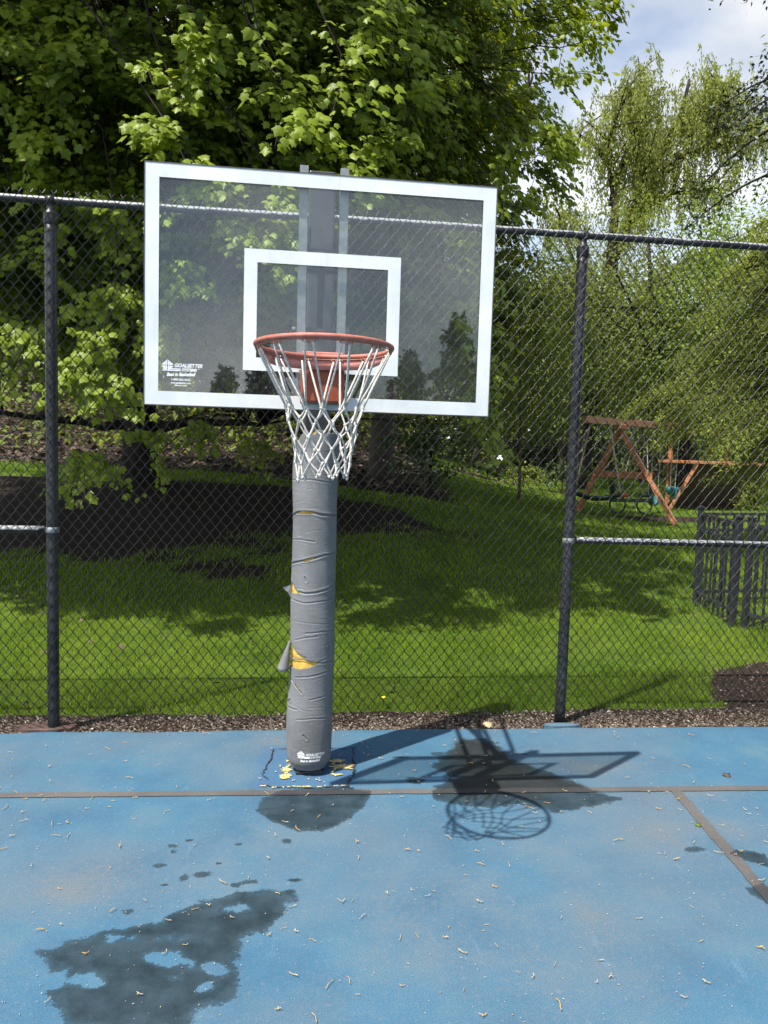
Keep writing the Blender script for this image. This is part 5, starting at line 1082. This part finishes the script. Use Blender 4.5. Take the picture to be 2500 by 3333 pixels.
# curled flap at the left of the big tear
mb = MB(); V = []
p_top = np.array((CX-PR*.96, CY-.035, .690)); p_bot = np.array((CX-PR*.97, CY-.035, .556))
nu, nv = 14, 16
for i in range(nu):
    u_ = i/(nu-1); c_ = p_top+(p_bot-p_top)*u_; rad = .004+.026*u_; ctr = c_+np.array((-rad*.95-.006*u_, -.004, -.006*u_))
    for j in range(nv):
        a = -.2+(j/(nv-1))*4.9; V.append(ctr+np.array((rad*math.cos(a), -rad*math.sin(a), -.010*math.sin(a)*u_)))
ii, jj = np.meshgrid(np.arange(nu-1), np.arange(nv-1), indexing='ij'); b_ = (ii*nv+jj).ravel(); mb.add(V, np.stack([b_, b_+1, b_+nv+1, b_+nv], -1)); o = child(mb.build('torn_flap', 'pad', None, True), pad); o.modifiers.new('thick', 'SOLIDIFY').thickness = .0025
mb = MB(); p = np.array((CX-PR*1.0, CY-.02, .955)); mb.add([p+(0, 0, .018), p+(-.038, -.01, .004), p+(-.030, -.008, -.006), p+(-.012, -.01, -.02), p+(.002, -.01, -.05)], None, [[0, 1, 2], [0, 2, 3], [0, 3, 4]]); o = child(mb.build('torn_flap', 'pad'), pad); o.modifiers.new('thick', 'SOLIDIFY').thickness = .002
def padpt(x, y):
    p = x/PR; r = float(pad_r(np.array([p]), np.array([y]), False)[0])+.0022; return (CX+r*math.sin(p), CY-r*math.cos(p), y)
flat_logo(.122, (-.062, .093), padpt, 'pad_lettering', 'white_text', pad, False)

# ------------------------------------------------------------------ litter on the court
protos = []
dr = np.random.default_rng(88)
for v in range(9):
    L_ = dr.uniform(.02, .052); n = 9; t_ = np.linspace(0, 1, n); bend = dr.normal(0, 1.4); ang = np.cumsum(np.full(n, bend/n)+dr.normal(0, .18, n)); st_ = L_/n
    P = np.stack([np.cumsum(np.cos(ang))*st_, np.cumsum(np.sin(ang))*st_, .0045+.004*np.abs(np.sin(t_*3+dr.uniform(0, 3)))], -1); P[:, :2] -= P[:, :2].mean(0)
    mb = MB().tube(P, .0010+.0006*dr.random(n), 5)
    if v % 3 == 0:
        P2 = P.copy()[n//2:]; P2[:, :2] = P2[:, :2]@np.array([[.4, .9], [-.9, .4]])*.8+P[n//2, :2]*.5; mb.tube(P2, .0011, 5)
    o = mb.build('catkin', 'catkin' if v % 2 else 'catkin_pale', None, True); protos.append(o.data); bpy.data.objects.remove(o)
cnt = 0
while cnt < 270:
    y = 1.9+2.5*dr.random()**.85; x = dr.uniform(-.42*y, .70*y)
    if dr.random() > .75+.35*math.sin(x*2.2+y*3): continue
    if math.hypot(x-CX, y-CY) < .16: continue
    o = bpy.data.objects.new('catkin', protos[dr.integers(0, 9)]); COL.objects.link(o); o.location = (x, y, .002); o.rotation_euler = (0, 0, dr.uniform(0, 6.28)); s1 = dr.uniform(.55, 1.15); o.scale = (s1, s1, s1)
    tag(o, 'dry tan catkin fallen on the blue court', 'catkin', 'catkins fallen on the blue court'); cnt += 1
n = 900; y = 1.9+2.5*dr.random(n); x = dr.uniform(-.42, .70, n)*y; s1 = dr.uniform(.0008, .0032, n); a = dr.uniform(0, 6.28, n)
b_ = np.array([(-1, -.5, 0), (1, -.4, 0), (.8, .5, 0), (-.9, .45, 0), (0, 0, .8)]); P = b_[None]*s1[:, None, None]; P = np.stack([P[..., 0]*np.cos(a)[:, None]-P[..., 1]*np.sin(a)[:, None], P[..., 0]*np.sin(a)[:, None]+P[..., 1]*np.cos(a)[:, None], P[..., 2]+.0045], -1)+np.stack([x, y, 0*x], -1)[:, None]
f_ = np.array([[0, 1, 4], [1, 2, 4], [2, 3, 4], [3, 0, 4]]); tag(mk('court_specks', P.reshape(-1, 3), (f_[None]+np.arange(n)[:, None, None]*5).reshape(-1, 3), None, 'speck'), 'tiny pale specks of plant debris strewn over the court', kind='stuff')
# single leaves and a dandelion
def one_leaf(x, y, z, s, mat, name, label, cat):
    o = leaves(name, np.array([[0, 0, 0.]]), np.array([[.8, .5, .15]]), np.array([[.1, -.2, 1.]]), np.array([s]), np.array([.8]), T_MAPLE, mat); o.location = (x, y, z); o.modifiers.new('thick', 'SOLIDIFY').thickness = .0008; return tag(o, label, cat)
one_leaf(1.86, 3.17, .008, .028, 'woods_bright', 'fresh_leaf', 'small bright green leaf on the court at right', 'leaf')
one_leaf(2.30, 3.68, .008, .045, 'litter', 'dry_leaf', 'curled brown leaf on the court beside the right baseline', 'leaf')
one_leaf(1.20, 4.46, .010, .07, 'catkin_pale', 'dry_leaf', 'pale dry leaf against the fence bottom left of the right post', 'leaf')
g0 = float(terrain(.62, 4.86)); dn = thing('dandelion', 'yellow dandelion at the lawn edge behind the fence', 'flower', (.62, 4.86, g0))
MB().tube([(.62, 4.86, g0), (.622, 4.858, g0+.04), (.625, 4.855, g0+.07)], .002, 5).build('stem', 'grass', dn)
MB().lathe([(.001, -.006), (.014, .0), (.018, .005), (.008, .010), (.0005, .011)], (.625, 4.855, g0+.075), 14).build('flower_head', 'yellow', dn, True)
